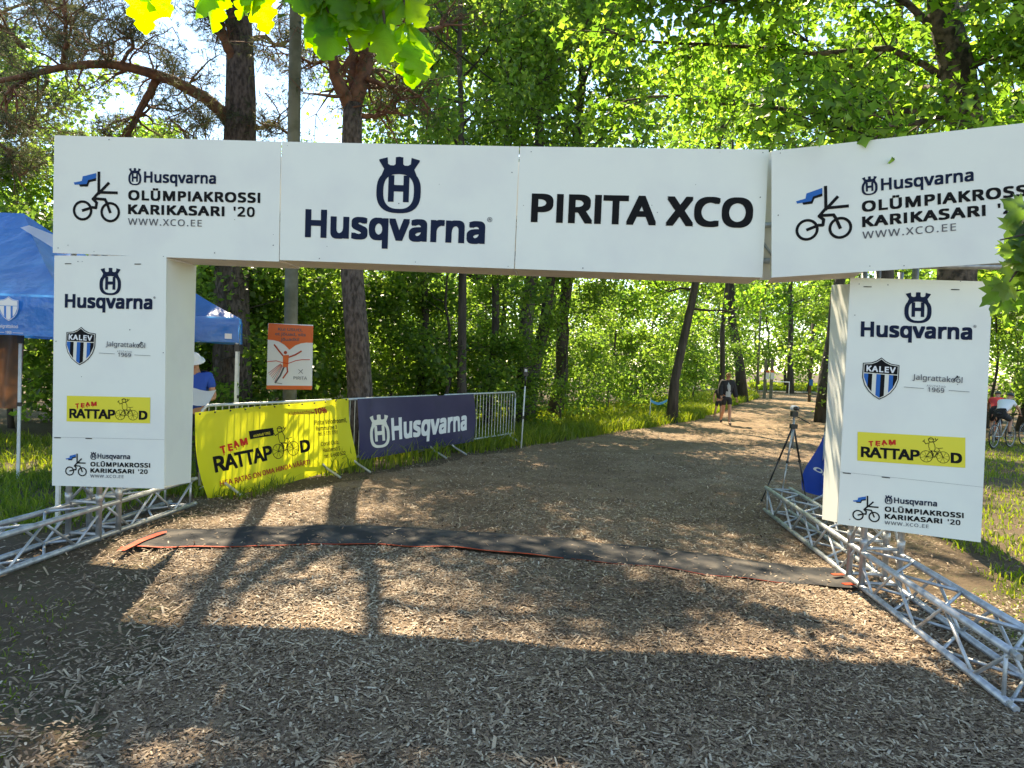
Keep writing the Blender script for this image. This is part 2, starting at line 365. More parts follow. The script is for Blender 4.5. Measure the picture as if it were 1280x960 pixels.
def textgeo(s, bold=.02, space=1.0):
    """lettering as contours: every outer contour with its own holes becomes one piece, thickened by moving its outline"""
    k = (s, bold, space)
    if k in _tc: return _tc[k]
    DIR = [(0, 0)]+([(1, 1), (-1, 1), (-1, -1), (1, -1), (1, 0), (-1, 0), (0, 1), (0, -1)] if bold > .004 else [])
    up_only = s.upper() == s; c = bpy.data.curves.new('lettering', 'FONT'); c.body = s.replace('I', 'l') if up_only else s; c.size = 1; c.space_character = space; c.resolution_u = 4; c.fill_mode = 'NONE'
    if FONT: c.font = FONT
    else: bold *= .6
    o = bpy.data.objects.new('lettering', c); COL.objects.link(o); bpy.context.view_layer.update()
    me = o.evaluated_get(bpy.context.evaluated_depsgraph_get()).to_mesh()
    v = np.array([q.co[:2] for q in me.vertices]); nb = {}
    ed = [tuple(e.vertices) for e in me.edges]
    bpy.data.objects.remove(o); bpy.data.curves.remove(c)
    nx = {}
    for a, b in ed: nb.setdefault(a, []).append(b); nb.setdefault(b, []).append(a)
    seen = set(); loops = []
    for st in range(len(v)):
        if st in seen or st not in nb: continue
        lp_ = [st]; seen.add(st); cur = st
        # follow the stored direction
        while True:
            n_ = [q for q in nb[cur] if q not in seen]
            if not n_: break
            cur = (cur+1) if (cur+1) in n_ else n_[0]; lp_.append(cur); seen.add(cur)
        if len(lp_) > 2: loops.append(v[lp_])
    def clean(p):
        keep = [p[i] for i in range(len(p)) if np.linalg.norm(p[i]-p[i-1]) > 1e-4]; return np.array(keep)
    loops = [clean(l) for l in loops]; loops = [l for l in loops if len(l) > 2]
    if up_only:
        for l in loops:
            if np.ptp(l[:, 0]) < .14 and l[:, 1].min() < .02 and l[:, 1].max() > .5: l[:, 1] = np.minimum(l[:, 1], CAPH)
    area = lambda p: .5*np.sum(p[:, 0]*np.roll(p[:, 1], -1)-np.roll(p[:, 0], -1)*p[:, 1])
    big_ = max(loops, key=lambda l: abs(area(l))); sg = np.sign(area(big_))
    outs = [l for l in loops if area(l)*sg > 0]; holes = [l for l in loops if area(l)*sg < 0]
    def inside(pt, p):
        x, y = pt; q = np.roll(p, -1, 0); cnd = (p[:, 1] > y) != (q[:, 1] > y)
        with np.errstate(divide='ignore', invalid='ignore'): xi = p[:, 0]+(y-p[:, 1])*(q[:, 0]-p[:, 0])/(q[:, 1]-p[:, 1])
        return np.sum(cnd & (x < xi)) % 2 == 1
    assign = {}
    for h in holes:
        cand = [i for i, o_ in enumerate(outs) if inside(h[0], o_)]
        if cand: assign.setdefault(min(cand, key=lambda i: abs(area(outs[i]))), []).append(h)
    pieces = []; boxes = []
    for i, o_ in enumerate(outs):
        ls = [o_]+list(assign.get(i, []))
        f = tessellate_polygon([[Vector((q[0], q[1], 0)) for q in l] for l in ls]); lo, hi = ls[0].min(0), ls[0].max(0)
        lev = 0
        for (l2, h2, v2) in boxes:
            if v2 >= lev and (lo < h2).all() and (l2 < hi).all(): lev = v2+1
        boxes.append((lo, hi, lev)); pieces.append((np.concatenate(ls), f, lev))
    bd = bold if len(DIR) > 1 else 0; lo = np.min([p[0].min(0) for p in pieces], 0)-bd; hi = np.max([p[0].max(0) for p in pieces], 0)+bd
    # thickening: copies shifted by the weight, each a hair prouder than the last
    _tc[k] = [((p+np.array(d)*bd-lo)/(hi-lo), f, (min(l, 3)*9+j)*.00007) for p, f, l in pieces for j, d in enumerate(DIR)]; return _tc[k]
class Ink:
    """2D shapes (x right, y up) grouped by material"""
    def __init__(s): s.d = {}; s.L = 0
    def add(s, m, v, f):
        m = '%s#%.2f' % (m, s.L)
        L = s.d.setdefault(m, ([], [])); n = sum(len(a) for a in L[0]); v = np.array(v, float); v = v if v.shape[1] == 3 else np.hstack([v, np.zeros((len(v), 1))]); L[0].append(v); L[1].extend(tuple(i+n for i in q) for q in f)
    def poly(s, m, pts, holes=()):
        loops = [[Vector((p[0], p[1], 0)) for p in pts]]+[[Vector((p[0], p[1], 0)) for p in h] for h in holes]
        tri = tessellate_polygon(loops); s.add(m, [p[:2] for l in loops for p in l], tri)
    def line(s, m, pts, w, close=False):
        pts = [np.array(p[:2], float) for p in pts]
        if close: pts = pts+[pts[0]]
        for a, b in zip(pts[:-1], pts[1:]):
            d = b-a; l = np.linalg.norm(d)
            if l < 1e-9: continue
            d /= l; n = np.array([-d[1], d[0]])*w/2; e = d*w*.25
            s.ln = (getattr(s, 'ln', 0)+1) % 12; s.add(m, [[*q, s.ln*.00005] for q in (a-n-e, b-n+e, b+n+e, a+n-e)], [(0, 1, 2, 3)])
    def ring(s, m, c, r, w, n=32, ry=None):
        ry = ry or r; t = np.arange(n)*2*math.pi/n; k = np.stack([np.cos(t), np.sin(t)], 1)
        o = np.array(c)+k*np.array([r+w/2, ry+w/2]); i = np.array(c)+k*np.array([r-w/2, ry-w/2])
        s.add(m, np.vstack([o, i]), [(j, (j+1) % n, n+(j+1) % n, n+j) for j in range(n)])
    def disc(s, m, c, r, n=20, ry=None):
        ry = ry or r; t = np.arange(n)*2*math.pi/n; s.add(m, np.array(c)+np.stack([np.cos(t)*r, np.sin(t)*ry], 1), [tuple(range(n))])
    def text(s, m, t, x0, y0, x1, y1, bold=.02, space=1., slant=0, rot=0):
        for v, f, lev in textgeo(t, bold, space):
            v = v*[x1-x0, y1-y0]; v[:, 0] += slant*v[:, 1]
            if rot: c, q = math.cos(rot), math.sin(rot); v = v@np.array([[c, q], [-q, c]])
            s.add(m, np.hstack([v+[x0, y0], np.full((len(v), 1), lev)]), f)
    def xf(s, A, b):
        r = Ink()
        for m, (vs, fs) in s.d.items():
            q = np.concatenate(vs); r.d[m] = ([np.hstack([q[:, :2]@np.array(A).T+np.array(b), q[:, 2:]])], list(fs))
        return r
class Panel:
    def __init__(s, px, P3):
        s.H = homog(px, [(0, 1), (1, 1), (1, 0), (0, 0)]); s.P = np.array(P3, float)
        s.w = np.linalg.norm(s.P[1]-s.P[0]); s.h = np.linalg.norm(s.P[3]-s.P[0])
        n = np.cross(s.P[1]-s.P[0], s.P[3]-s.P[0]); n /= np.linalg.norm(n); s.n = -n if n[1] > 0 else n
        s.off = lambda u, v: 0*u
    def m(s, x, y):
        q = s.H@np.array([x, y, 1]); return np.array([q[0]/q[2]*s.w, q[1]/q[2]*s.h])
    def at(s, xy, lift=.0):
        u = xy[:, 0]/s.w; v = xy[:, 1]/s.h; TL, TR, BR, BL = s.P
        p = ((1-u)*v)[:, None]*TL+(u*v)[:, None]*TR+(u*(1-v))[:, None]*BR+((1-u)*(1-v))[:, None]*BL
        z = xy[:, 2] if xy.shape[1] > 2 else 0*u
        return p+s.n*(lift+z+s.off(u, v))[:, None]
    def place(s, ink, la, pa, lb, pb):
        """similarity: local point la -> photo pixel pa, lb -> pb (ink local y up)"""
        a, b = s.m(*pa), s.m(*pb); la, lb = np.array(la, float), np.array(lb, float)
        z = complex(*(b-a))/complex(*(lb-la)); A = np.array([[z.real, -z.imag], [z.imag, z.real]])
        return ink.xf(A, a-A@la)
    def print(s, ink, parent, names=None, lift=.0035, cut=.11, clip=None):
        k = 0
        for m, (vs, fs) in ink.d.items():
            v = np.concatenate(vs); f = fs
            if cut: v, f = refine(v, f, cut)
            m, l = m.split('#'); nm = (names or {}).get(m, 'print')
            meshobj(nm, s.at(v, lift+.0014*float(l)+.0003*k), f, MT[m], parent); k += 1
def refine(v, f, cut):
    bm = bmesh.new(); vs = [bm.verts.new((p[0], p[1], p[2])) for p in v]
    for q in f:
        try: bm.faces.new([vs[i] for i in q])
        except ValueError: pass
    bmesh.ops.triangulate(bm, faces=bm.faces[:])
    for _ in range(5):
        e = [e for e in bm.edges if e.calc_length() > cut]
        if not e: break
        bmesh.ops.subdivide_edges(bm, edges=e, cuts=1); bmesh.ops.triangulate(bm, faces=[q for q in bm.faces if len(q.verts) > 3])
    bm.verts.index_update(); V = np.array([q.co[:3] for q in bm.verts]); F = [tuple(x.index for x in q.verts) for q in bm.faces]; bm.free(); return V, F

def crown_mark(ink, m, cx, cy, w, h):
    """crowned H badge in box centred cx, bottom cy, width w, height h"""
    def sq(a, b, y0, n=40, e=2.6):
        r = []
        for i in range(n):
            t = 2*math.pi*i/n; c, s_ = math.cos(t), math.sin(t)
            r.append((cx+a*np.sign(c)*abs(c)**(2/e), y0+b*np.sign(s_)*abs(s_)**(2/e)))
        return r
    bh = h*.385; y0 = cy+bh
    ink.poly(m, sq(w*.5, bh, y0), [sq(w*.345, bh*.80, y0)])
    # crown
    t = y0+bh
    P = lambda x, y: (cx+x*w, cy+y*h)
    ink.poly(m, [P(-.40, .66), P(-.34, .78), P(-.455, .92), P(-.455, .945), P(-.27, .985), P(-.255, .87), P(-.20, .845), P(-.12, .845), P(-.085, .87), P(-.085, .99),
                 P(0, 1.0), P(.085, .99), P(.085, .87), P(.12, .845), P(.20, .845), P(.255, .87), P(.27, .985), P(.455, .945), P(.455, .92), P(.34, .78), P(.40, .66), P(.2, .735), P(-.2, .735)])
    ink.poly(m, [P(-.235, .20), P(-.235, .67), P(-.105, .67), P(-.105, .50), P(.105, .50), P(.105, .67), P(.235, .67), P(.235, .20), P(.105, .20), P(.105, .385), P(-.105, .385), P(-.105, .20)])
def big_logo(col='navy'):
    k = Ink(); y = lambda a: -a
    crown_mark(k, col, 628, y(414), 220, 272)
    k.text(col, 'Husqvarna', 165, y(588), 1062, y(410), .034, 1.03)
    k.ring('dgrey', (1082, y(430)), 11, 2.5, 16); k.text('dgrey', 'R', 1077, y(436), 1088, y(424), .02)
    return k
BIG_A, BIG_B = (165, -552), (1062, -552)
def event_logo():
    """flag bicycle emblem with three lines of lettering, units of the photograph enlarged 3.55 times"""
    k = Ink(); D = lambda x, y: (x, -(y-.028*(x-572)))
    for c in ((368, 397), (492, 405)): k.ring('black', D(c[0], c[1]+2), 38.5, 11)
    k.line('black', [D(368, 399), D(412, 386), D(428, 388), D(431, 366), D(414, 350), D(440, 322), D(440, 235)], 12)
    k.line('black', [D(440, 326), D(484, 282)], 12); k.line('black', [D(438, 321), D(522, 324)], 12)
    k.line('black', [D(418, 348), D(468, 352), D(476, 366), D(492, 408)], 12)
    k.poly('black', [D(350, 284), D(386, 284), D(392, 268), D(428, 260), D(428, 271), D(398, 277), D(390, 296), D(356, 296)])
    k.poly('blue', [D(328, 278), D(364, 272), D(368, 252), D(428, 238), D(428, 260), D(392, 268), D(386, 285), D(332, 288)])
    crown_mark(k, 'navy', 601, -291, 58, 74)
    k.text('navy', 'Husqvarna', 642, -293, 962, -231, .026, 1.03)
    k.text('black', 'OLÜMPIAKROSSI', 572, -356, 1157, -302, .034, 1.12)
    k.text('black', 'KARIKASARI', 572, -416, 1000, -373, .034, 1.12)
    k.text('black', "'20", 1040, -416, 1133, -373, .022, 1.1)
    k.text('dgrey', 'WWW.XCO.EE', 572, -462, 900, -433, .006, 1.15)
    return k
def D28(x, y): return (x, -(y-.028*(x-572)))
def shield(k, m1='black', m2='cream', stripe='blue', x=361, W=238, top=540, H=300):
    def out(s, dy=0):
        w_ = W/2*s; c = []
        h_ = H*s; y0 = top+(H-h_)/2
        pts = [(0, 0), (-.25, .08), (-.55, .135), (-1, .155), (-1, .5), (-.86, .68), (-.6, .83), (-.3, .93), (0, 1.0), (.3, .93), (.6, .83), (.86, .68), (1, .5), (1, .155), (.55, .135), (.25, .08)]
        return [(x+w_*a, -(y0+h_*b)) for a, b in pts]
    k.poly(m1, out(1.0)); k.L = 1; k.poly(m2, out(.95)); k.L = 2; k2 = out(.91)
    k.poly('black' if m1 == 'black' else m1, [k2[0], k2[1], k2[2], k2[3], (x-W*.455, -(top+.38*H)), (x+W*.455, -(top+.38*H)), k2[13], k2[14], k2[15]])
    wi = W*.91/8
    def lowy(a):  # bottom boundary at fraction a of half width
        a = abs(a); return np.interp(a, [0, .3, .6, .86, 1.0], [.955, .89, .79, .65, .49])
    for i, c in enumerate((stripe, 'black', None, stripe, 'black', None, stripe, 'black')):
        if c is None or (m1 != 'black' and c == 'black' and False): continue
        a0 = (i-4)/4; a1 = (i-3)/4
        k.poly(c if m1 == 'black' else m1, [(x+W*.455*a0, -(top+.40*H)), (x+W*.455*a1, -(top+.40*H)), (x+W*.455*a1, -(top+lowy(a1)*H)), (x+W*.455*a0, -(top+lowy(a0)*H))])
    return k
def kalev(col='black'):
    k = Ink(); shield(k)
    k.L = 3
    k.text('white', 'KALEV', 266, -645, 456, -603, .03, 1.15)
    k.text('dgrey', 'Jalgrattakool', 567, -692, 882, -640, .008, 1.0)
    k.line('black', [(826, -668), (838, -650), (850, -642), (862, -640)], 7); k.disc('black', (848, -636), 5)
    k.text('dgrey', 'ASUTATUD', 660, -722, 778, -708, .0, 1.3)
    k.text('dgrey', '1969', 668, -757, 772, -725, .01, 1.05)
    k.line('dgrey', [(515, -737), (642, -737)], 3); k.line('dgrey', [(800, -737), (928, -737)], 3)
    return k
def rider(k, m, x0, y0, s, lw):
    """line drawing of a cheering rider on a bicycle; wheels at 0,0 and 102,0 in units of s"""
    P = lambda x, y: (x0+x*s, y0+y*s)
    for cx in (0, 102):
        k.ring(m, P(cx, 0), 38*s, lw, 28)
        for a in range(8):
            t = a*math.pi/4+.3; k.line(m, [P(cx, 0), P(cx+38*math.cos(t), 38*math.sin(t))], lw*.5)
    k.line(m, [P(0, 0), P(28, 38), P(48, -4), P(0, 0)], lw); k.line(m, [P(28, 38), P(78, 40), P(48, -4)], lw); k.line(m, [P(102, 0), P(74, 58), P(60, 62)], lw); k.line(m, [P(74, 58), P(100, 62)], lw)
    k.line(m, [P(20, 44), P(14, 70), P(16, 92), P(26, 100), P(42, 98), P(52, 78), P(54, 50), P(44, 38), P(20, 44)], lw)
    k.line(m, [P(16, 92), P(-4, 84), P(-16, 104), P(-22, 98)], lw*1.3); k.line(m, [P(-16, 104), P(-10, 112)], lw*1.2); k.line(m, [P(42, 98), P(60, 110), P(54, 124)], lw*1.3); k.line(m, [P(60, 110), P(70, 122)], lw*1.2)
    k.ring(m, P(28, 112), 15*s, lw*1.3, 18); k.line(m, [P(10, 118), P(48, 118)], lw)
    k.line(m, [P(44, 38), P(66, 30), P(52, 2), P(62, -2)], lw*1.3); k.line(m, [P(30, 40), P(44, 20), P(34, -10)], lw*1.2)
def team_logo(bg=True):
    """yellow sticker, units: x 0..664, y 0..200 (up)"""
    k = Ink()
    if bg: k.poly('yellow', [(0, 0), (664, 0), (664, 200), (0, 200)]); k.L = 1
    k.text('black', 'RATTAP', 22, 26, 388, 100, .03, .95); k.text('black', 'D', 576, 26, 644, 96, .04)
    for i, (c, x, y) in enumerate(zip('TEAM', (72, 112, 152, 196), (106, 112, 118, 124))):
        k.text('red', c, x, y, x+(30, 30, 36, 44)[i], y+34, .05, 1, 0, (.1, -.05, .12, .02)[i])
        k.line('red', [(x+14, y+4), (x+13, y-8)], 4)
    rider(k, 'black', 428, 60, 1.0, 3.4)
    return k

# ------------------------------------------------------------------ the finish arch
arch = thing('finish_arch', 'white sponsor arch of printed boards on aluminium truss spanning the chip path', 'finish arch', (0, 6.4, 0))
NM = dict(navy='lettering', black='lettering', dgrey='small_lettering', blue='blue_print', white='white_lettering', cream='shield_field', red='red_lettering', yellow='yellow_sticker')
def board(name, px, Ys, parent=arch, t=.012, m='board', label=None, tz=None):
    P3 = [PX(x, y, Y) for (x, y), Y in zip(px, Ys)]; pn = Panel(px, P3)
    # subdivided, faintly warped sheet with thickness
    nu, nv = 13, 9
    ww = rng.uniform(-1, 1, 4)
    pn.off = lambda u, v, q=ww: .006*(q[0]*np.sin(3.1*u*2+q[1])*np.sin(3.1*v)+q[2]*.5*np.sin(6.2*u)*np.sin(5*v+q[3]))
    uv = np.array([(i/(nu-1)*pn.w, j/(nv-1)*pn.h) for j in range(nv) for i in range(nu)])
    A = pn.at(uv); B = A-pn.n*t; n = nu*nv
    F = [(j*nu+i, j*nu+i+1, (j+1)*nu+i+1, (j+1)*nu+i) for j in range(nv-1) for i in range(nu-1)]
    F += [tuple(n+q for q in reversed(f)) for f in list(F)]
    edge = [i for i in range(nu)]+[j*nu+nu-1 for j in range(1, nv)]+[(nv-1)*nu+i for i in range(nu-2, -1, -1)]+[j*nu for j in range(nv-2, 0, -1)]
    for a, b in zip(edge, edge[1:]+edge[:1]): F.append((b, a, n+a, n+b))
    o = meshobj(name, np.vstack([A, B]), F, MT[m], parent, False, label); return o, pn
# corner pixels and distances (fitted: every beam board is 2 x 1 m, every pillar board 1 x 2 m)
o1, b1 = board('beam_panel', [(68, 169), (351.2, 177), (348.6, 327), (66, 316)], (6.654, 6.525, 6.523, 6.654))
o2, b2 = board('beam_panel', [(352.4, 177), (649, 183), (642.6, 336), (349.6, 325)], (6.519, 6.344, 6.344, 6.519))
o3, b3 = board('beam_panel', [(650, 183), (961, 187), (953, 347), (643.6, 336)], (6.338, 6.205, 6.205, 6.338))
P4 = [PX(964.4, 188.6, 6.12), None, None, PX(964.4, 347, 6.12)]
q1, q2 = PX(1280, 153.8, 5.58), PX(1280, 326.7, 5.58)
k4 = 2.0/np.linalg.norm(q1-P4[0]); P4[1] = P4[0]+(q1-P4[0])*k4; P4[2] = P4[3]+(q2-P4[3])*k4
def proj(p):
    d = np.array(p)-CAM; z = d@_f; return (640+CF*(d@_r)/z, 480-CF*(d@_u)/z)
px4 = [proj(p) for p in P4]; Y4 = [p[1] for p in P4]
o4, b4 = board('beam_panel', px4, Y4, label='white board with bicycle emblem, angled towards the viewer')
o5, lp = board('pillar_panel', [(68, 319.5), (208, 320), (205, 611), (65, 607)], (6.64, 6.585, 6.585, 6.64))
o6, rp = board('pillar_panel', [(1063, 347), (1241, 352), (1226, 678), (1047, 655)], (6.16, 5.90, 5.88, 6.14))
ev = event_logo(); bl = big_logo(); kv = kalev(); tm = team_logo()
b1.print(ev.xf(np.eye(2), (0, 0)) and b1.place(ev, D28(368, 400), (103.5, 150+403/3.5556), D28(1133, 430), (1133/3.5556, 150+430/3.5556)), o1, NM)
b4.print(b4.place(ev, D28(368, 400), (940+260/3.765, 140+555/3.765), (900, -462), (940+962/3.765, 140+558/3.765)), o4, NM)
b2.print(b2.place(bl, BIG_A, (340+165/4, 160+552/4), BIG_B, (340+1062/4, 160+586/4)), o2, NM)
k = Ink(); a, b = b3.m(640+92/4, 160+472/4), b3.m(640+1207/4, 160+349/4); k.text('black', 'PIRITA XCO', a[0], a[1], b[0], b[1], .03, 1.03); b3.print(k, o3, NM)
for pn, oo, A1, A2, s1, l1, w1, n1, yc in (
    (lp, o5, (400/4.923, 300+417/4.923), (937/4.923, 300+428/4.923), (502/4.923, 300+532/4.923), (928/4.923, 300+709/4.923), (322/3.692, 460+475/3.692), (682/3.692, 460+488/3.692), [(308/3.692, 460+244/3.692), (693/3.692, 460+253/3.692)]),
    (rp, o6, (1030+233/5.12, 340+412/5.12), (1030+947/5.12, 340+433/5.12), (1030+365/5.12, 340+541/5.12), (1030+928/5.12, 340+760/5.12), (1020+257/4.923, 510+658/4.923), (1020+886/4.923, 510+720/4.923), [(1020+253/4.923, 510+318/4.923), (1020+917/4.923, 510+362/4.923)])):
    pn.print(pn.place(bl, BIG_A, A1, BIG_B, A2), oo, NM)
    pn.print(pn.place(kv, (361, -540), s1, (928, -737), l1), oo, NM)
    pn.print(pn.place(ev, D28(368, 400), w1, (1133, -416), n1), oo, NM)
    pn.print(pn.place(tm, (0, 0), yc[0], (664, 0), yc[1]), oo, NM)
    # staples, seam line
    k = Ink()
    for (u, v) in ((.1, .965), (.72, .965), (.02, .21), (.30, .21)):
        k1 = Ink(); k1.line('black', [(u*pn.w, v*pn.h), ((u+.055)*pn.w, v*pn.h)], .007); pn.print(k1, oo, dict(black='staple'), .004)
    k.line('dgrey', [(0, .213*pn.h), (pn.w, .213*pn.h)], .0015)
    pn.print(k, oo, dict(black='staple', dgrey='seam'), .004)
for pn, oo in ((b1, o1), (b2, o2), (b3, o3), (b4, o4), (lp, o5), (rp, o6)):
    for i in range(9):
        k1 = Ink(); e_ = rng.random(2); e_[int(rng.integers(0, 2))] = rng.choice([.025, .975]) if i < 5 else e_[0]; k1.disc('dgrey', (e_[0]*pn.w, e_[1]*pn.h), rng.uniform(.0025, .0055), 7); pn.print(k1, oo, dict(dgrey='screw_mark'), .0045)
# underside, back and end boards of the beam
yawn = lambda P: np.array([math.sin(.07), math.cos(.07), 0])
BD = .48
for j, pn in enumerate((b1, b2, b3)):
    TL, TR, BR, BL = pn.P; d = yawn(0)*BD; e = d*.03; z = np.array([0, 0, .006]); s_ = (BR-BL)*.002
    Geo().slab([BL+s_-z-d*1.0, BR-s_-z-d*1.0, BR-s_-z+d*.98, BL+s_-z+d*.98], .01) if 0 else None
    g = Geo(); a, b = BL+s_+d*.03, BR-s_+d*.03; c, f_ = BR-s_+d, BL+s_+d; h = np.array([0, 0, .012])
    if j == 0: a = a+(BR-BL)*.5; f_ = f_+(BR-BL)*.5
    g.add([a, b, c, f_, a+h, b+h, c+h, f_+h], [(0, 3, 2, 1), (4, 5, 6, 7), (0, 1, 5, 4), (1, 2, 6, 5), (2, 3, 7, 6), (3, 0, 4, 7)]); g.build('underside_board', MT['board_in'], arch)
    g = Geo(); g.slab([TL+d*1.03, TR+d*1.03, BR+d*1.03, BL+d*1.03], .01); g.build('back_board', MT['board_in'], arch)
TL, TR, BR, BL = b4.P; d = np.array([math.sin(.25), math.cos(.25), 0])*.42; h = np.array([0, 0, .012])
g = Geo(); a, b = BL+d*.03, BL+(BR-BL)*.33+d*.03; c, f_ = b+d, a+d; g.add([a, b, c, f_, a+h, b+h, c+h, f_+h], [(0, 3, 2, 1), (4, 5, 6, 7), (0, 1, 5, 4), (1, 2, 6, 5), (2, 3, 7, 6), (3, 0, 4, 7)]); g.build('underside_board', MT['board_in'], arch)
g = Geo(); e3 = b3.P; g.slab([PX(957, 190, 6.36), PX(967, 190, 6.36), PX(964, 350, 6.36), PX(948, 350, 6.36)], .01); g.build('end_board', MT['board_in'], arch)
# inner side boards of the pillars
def sideboard(px, Ys):
    P = [PX(x, y, Y) for (x, y), Y in zip(px, Ys)]; g = Geo(); c = np.array(P); n = np.cross(c[1]-c[0], c[3]-c[0]); n /= np.linalg.norm(n)
    if n[0]*c[0][0] < 0: n = -n
    b = c+n*.01*np.sign(1); g.add(np.vstack([c, b]), [(0, 3, 2, 1), (4, 5, 6, 7), (0, 1, 5, 4), (1, 2, 6, 5), (2, 3, 7, 6), (3, 0, 4, 7)]); g.build('side_board', MT['board'], arch)
sideboard([(209, 324), (245.5, 332), (238.5, 603), (206.5, 608)], (6.60, 7.10, 7.10, 6.60))
sideboard([(1062, 355), (1039.5, 356), (1027.5, 649), (1046, 653)], (6.17, 6.64, 6.64, 6.16))

# ---- trusses
RT = .024; RB = .0115
def tubeobj(name, a, b, r, m='alu', n=10, parent=arch):
    g = Geo(); g.tube([a, b], r, n); return g.build(name, MT[m], parent, smooth=False)
def shade(o):
    o.data.polygons.foreach_set('use_smooth', np.array([len(p.vertices) == 4 for p in o.data.polygons])); return o
def base_truss(a, b, side, zlo=.03, H=.275, W=.29, bay=.36):
    a, b = np.array(a[:2]), np.array(b[:2]); L = np.linalg.norm(b-a); d = (b-a)/L; n = np.array([-d[1], d[0]])
    if n[0]*side < 0: n = -n
    P = lambda t, w_, z: np.array([*(a+d*t+n*w_*W), z])
    for w_ in (0, 1):
        for z in (zlo, zlo+H):
            shade(tubeobj('chord', P(0, w_, z), P(L, w_, z), RT))
            # couplers
            for t in (-.03, L+.03): shade(tubeobj('coupler', P(t-.035, w_, z), P(t+.035, w_, z), RT*.8))
    k = int(L/bay); bay = L/k
    for i in range(k):
        t0, t1 = i*bay, (i+1)*bay; up = i % 2
        for w_ in (0, 1): shade(tubeobj('brace', P(t0, w_, zlo if up else zlo+H), P(t1, w_, zlo+H if up else zlo), RB))
        for z in (zlo, zlo+H): shade(tubeobj('brace', P(t0, up, z), P(t1, 1-up, z), RB))
    for t in (.06, L-.06):
        for w_ in (0, 1): shade(tubeobj('end_post', P(t, w_, zlo), P(t, w_, zlo+H), RB))
        for z in (zlo, zlo+H): shade(tubeobj('end_rail', P(t, 0, z), P(t, 1, z), RB))
    return P, d, n
def tower(P, t0, W=.29, top=2.6):
    for t in (t0, t0+.29):
        for w_ in (0, 1):
            p = P(t, w_, 0); shade(tubeobj('tower_leg', [p[0], p[1], .005], [p[0], p[1], top], .0255))
            shade(tubeobj('tower_collar', [p[0], p[1], .355], [p[0], p[1], .42], .031))
    k = 7
    for i in range(k):
        z0, z1 = .34+i*.31, .34+(i+1)*.31; up = i % 2
        for (A, B) in (((t0, 0), (t0, 1)), ((t0, 1), (t0+.29, 1)), ((t0+.29, 1), (t0+.29, 0)), ((t0+.29, 0), (t0, 0))):
            if up: A, B = B, A
            a, b = P(*A, 0), P(*B, 0); a[2] = z0; b[2] = z1; shade(tubeobj('tower_brace', a, b, RB))
    for z in (.345, .06):
        for (A, B) in (((t0, 0), (t0, 1)), ((t0+.29, 1), (t0+.29, 0))):
            a, b = P(*A, 0), P(*B, 0); a[2] = b[2] = z; shade(tubeobj('tower_rail', a, b, RB*1.3))
zc = .03
ra, rb = G(1262, 880, zc), G(957, 638, zc)
Pr, dr, nr = base_truss(ra, rb, 1)
tr_ = np.dot(G(1083, 738, .0)[:2]-ra[:2], dr); tower(Pr, tr_)
la, lb = G(241, 630, zc), G(0, 716, zc)
ldir = (la-lb)/np.linalg.norm(la-lb); lb2 = lb-ldir*1.1
Pl, dl_, nl = base_truss(la, lb2, -1)
tl_ = np.dot(G(119, 676, .0)[:2]-la[:2], dl_); tower(Pl, tl_-.29)
# beam truss inside the boxes, seen through the joint and above the right pillar
for z in (2.64, 2.93):
    for yy in (.10, .39):
        shade(tubeobj('beam_tube', PX(110, 250, 6.7)*[1, 1, 0]+[0, yy-.05, z], np.array([2.06, 6.2+yy, z]), RT))
        shade(tubeobj('beam_tube', np.array([2.12, 6.2+yy-.02, z]), np.array([3.85, 5.75+yy, z]), RT))
for i in range(10):
    x = 1.9+i*.22; y = 6.24-max(0, x-2.1)*.26; shade(tubeobj('beam_brace', (x, y+.1, 2.64 if i % 2 else 2.93), (x+.22, y+.06, 2.93 if i % 2 else 2.64), RB))

# ---- timing mat across the path
mt = thing('timing_mat', 'long black rubber timing mat with orange tape edges lying across the path', 'timing mat', (0, 6, 0))
V = []; nseg = 46; tt = np.linspace(0, 9, nseg*2)
def lerp(L, t): a = np.array(L); return np.array([np.interp(t, range(10), a[:, i]) for i in range(3)]).T
nr_, fr_ = lerp(near, tt), lerp(far, tt)
rows = 9
for j in range(rows):
    s_ = j/(rows-1); p = nr_*(1-s_)+fr_*s_
    p[:, 1] += .012*np.sin(tt*5.3+s_) ; p[:, 2] = np.maximum(bump(p[:, 0], p[:, 1]), -.01)+.026+.009*(1-(2*s_-1)**4)+.005*np.sin(tt*7.1+s_*3); V.append(p)
V = np.array(V); m_ = V.shape[1]
idx = np.arange(rows*m_).reshape(rows, m_); F = np.stack([idx[:-1, :-1], idx[:-1, 1:], idx[1:, 1:], idx[1:, :-1]], -1).reshape(-1, 4)
meshobj('mat_strip', V.reshape(-1, 3), F, MT['rubber'], mt, smooth=True)
def strip(name, pts, w_, dz, m, frm=0, to=None, yo=0):
    pts = pts[frm:to]; a = pts.copy(); b = pts.copy(); a[:, 1] -= w_/2-yo; b[:, 1] += w_/2+yo; a[:, 2] += dz; b[:, 2] += dz*1.2
    n = len(pts); meshobj(name, np.vstack([a, b]), np.array([(i, i+1, n+i+1, n+i) for i in range(n-1)]), MT[m], mt, smooth=True)
wob = V[0].copy(); wob[:, 1] += .012*np.sin(tt*3.1)
strip('orange_edge', wob, .026, .004, 'otape', 0, 52)
strip('orange_edge', wob, .007, .003, 'otape', 52, 80)
g = Geo(); a = [G(*p, .04) for p in ((146, 688), (174, 674), (196, 666), (208, 663.5), (209, 665), (180, 676), (156, 688))]
g.add(a, [(0, 1, 6), (1, 5, 6), (1, 2, 4, 5), (2, 3, 4)]); g.build('orange_tape', MT['otape'], mt)
for (x, y) in ((1047, 718), (1061, 730)):
    g = Geo(); p = G(x, y, .05); g.box(p, (.10, .05, .006), .2); g.build('orange_tape_patch', MT['otape'], mt)

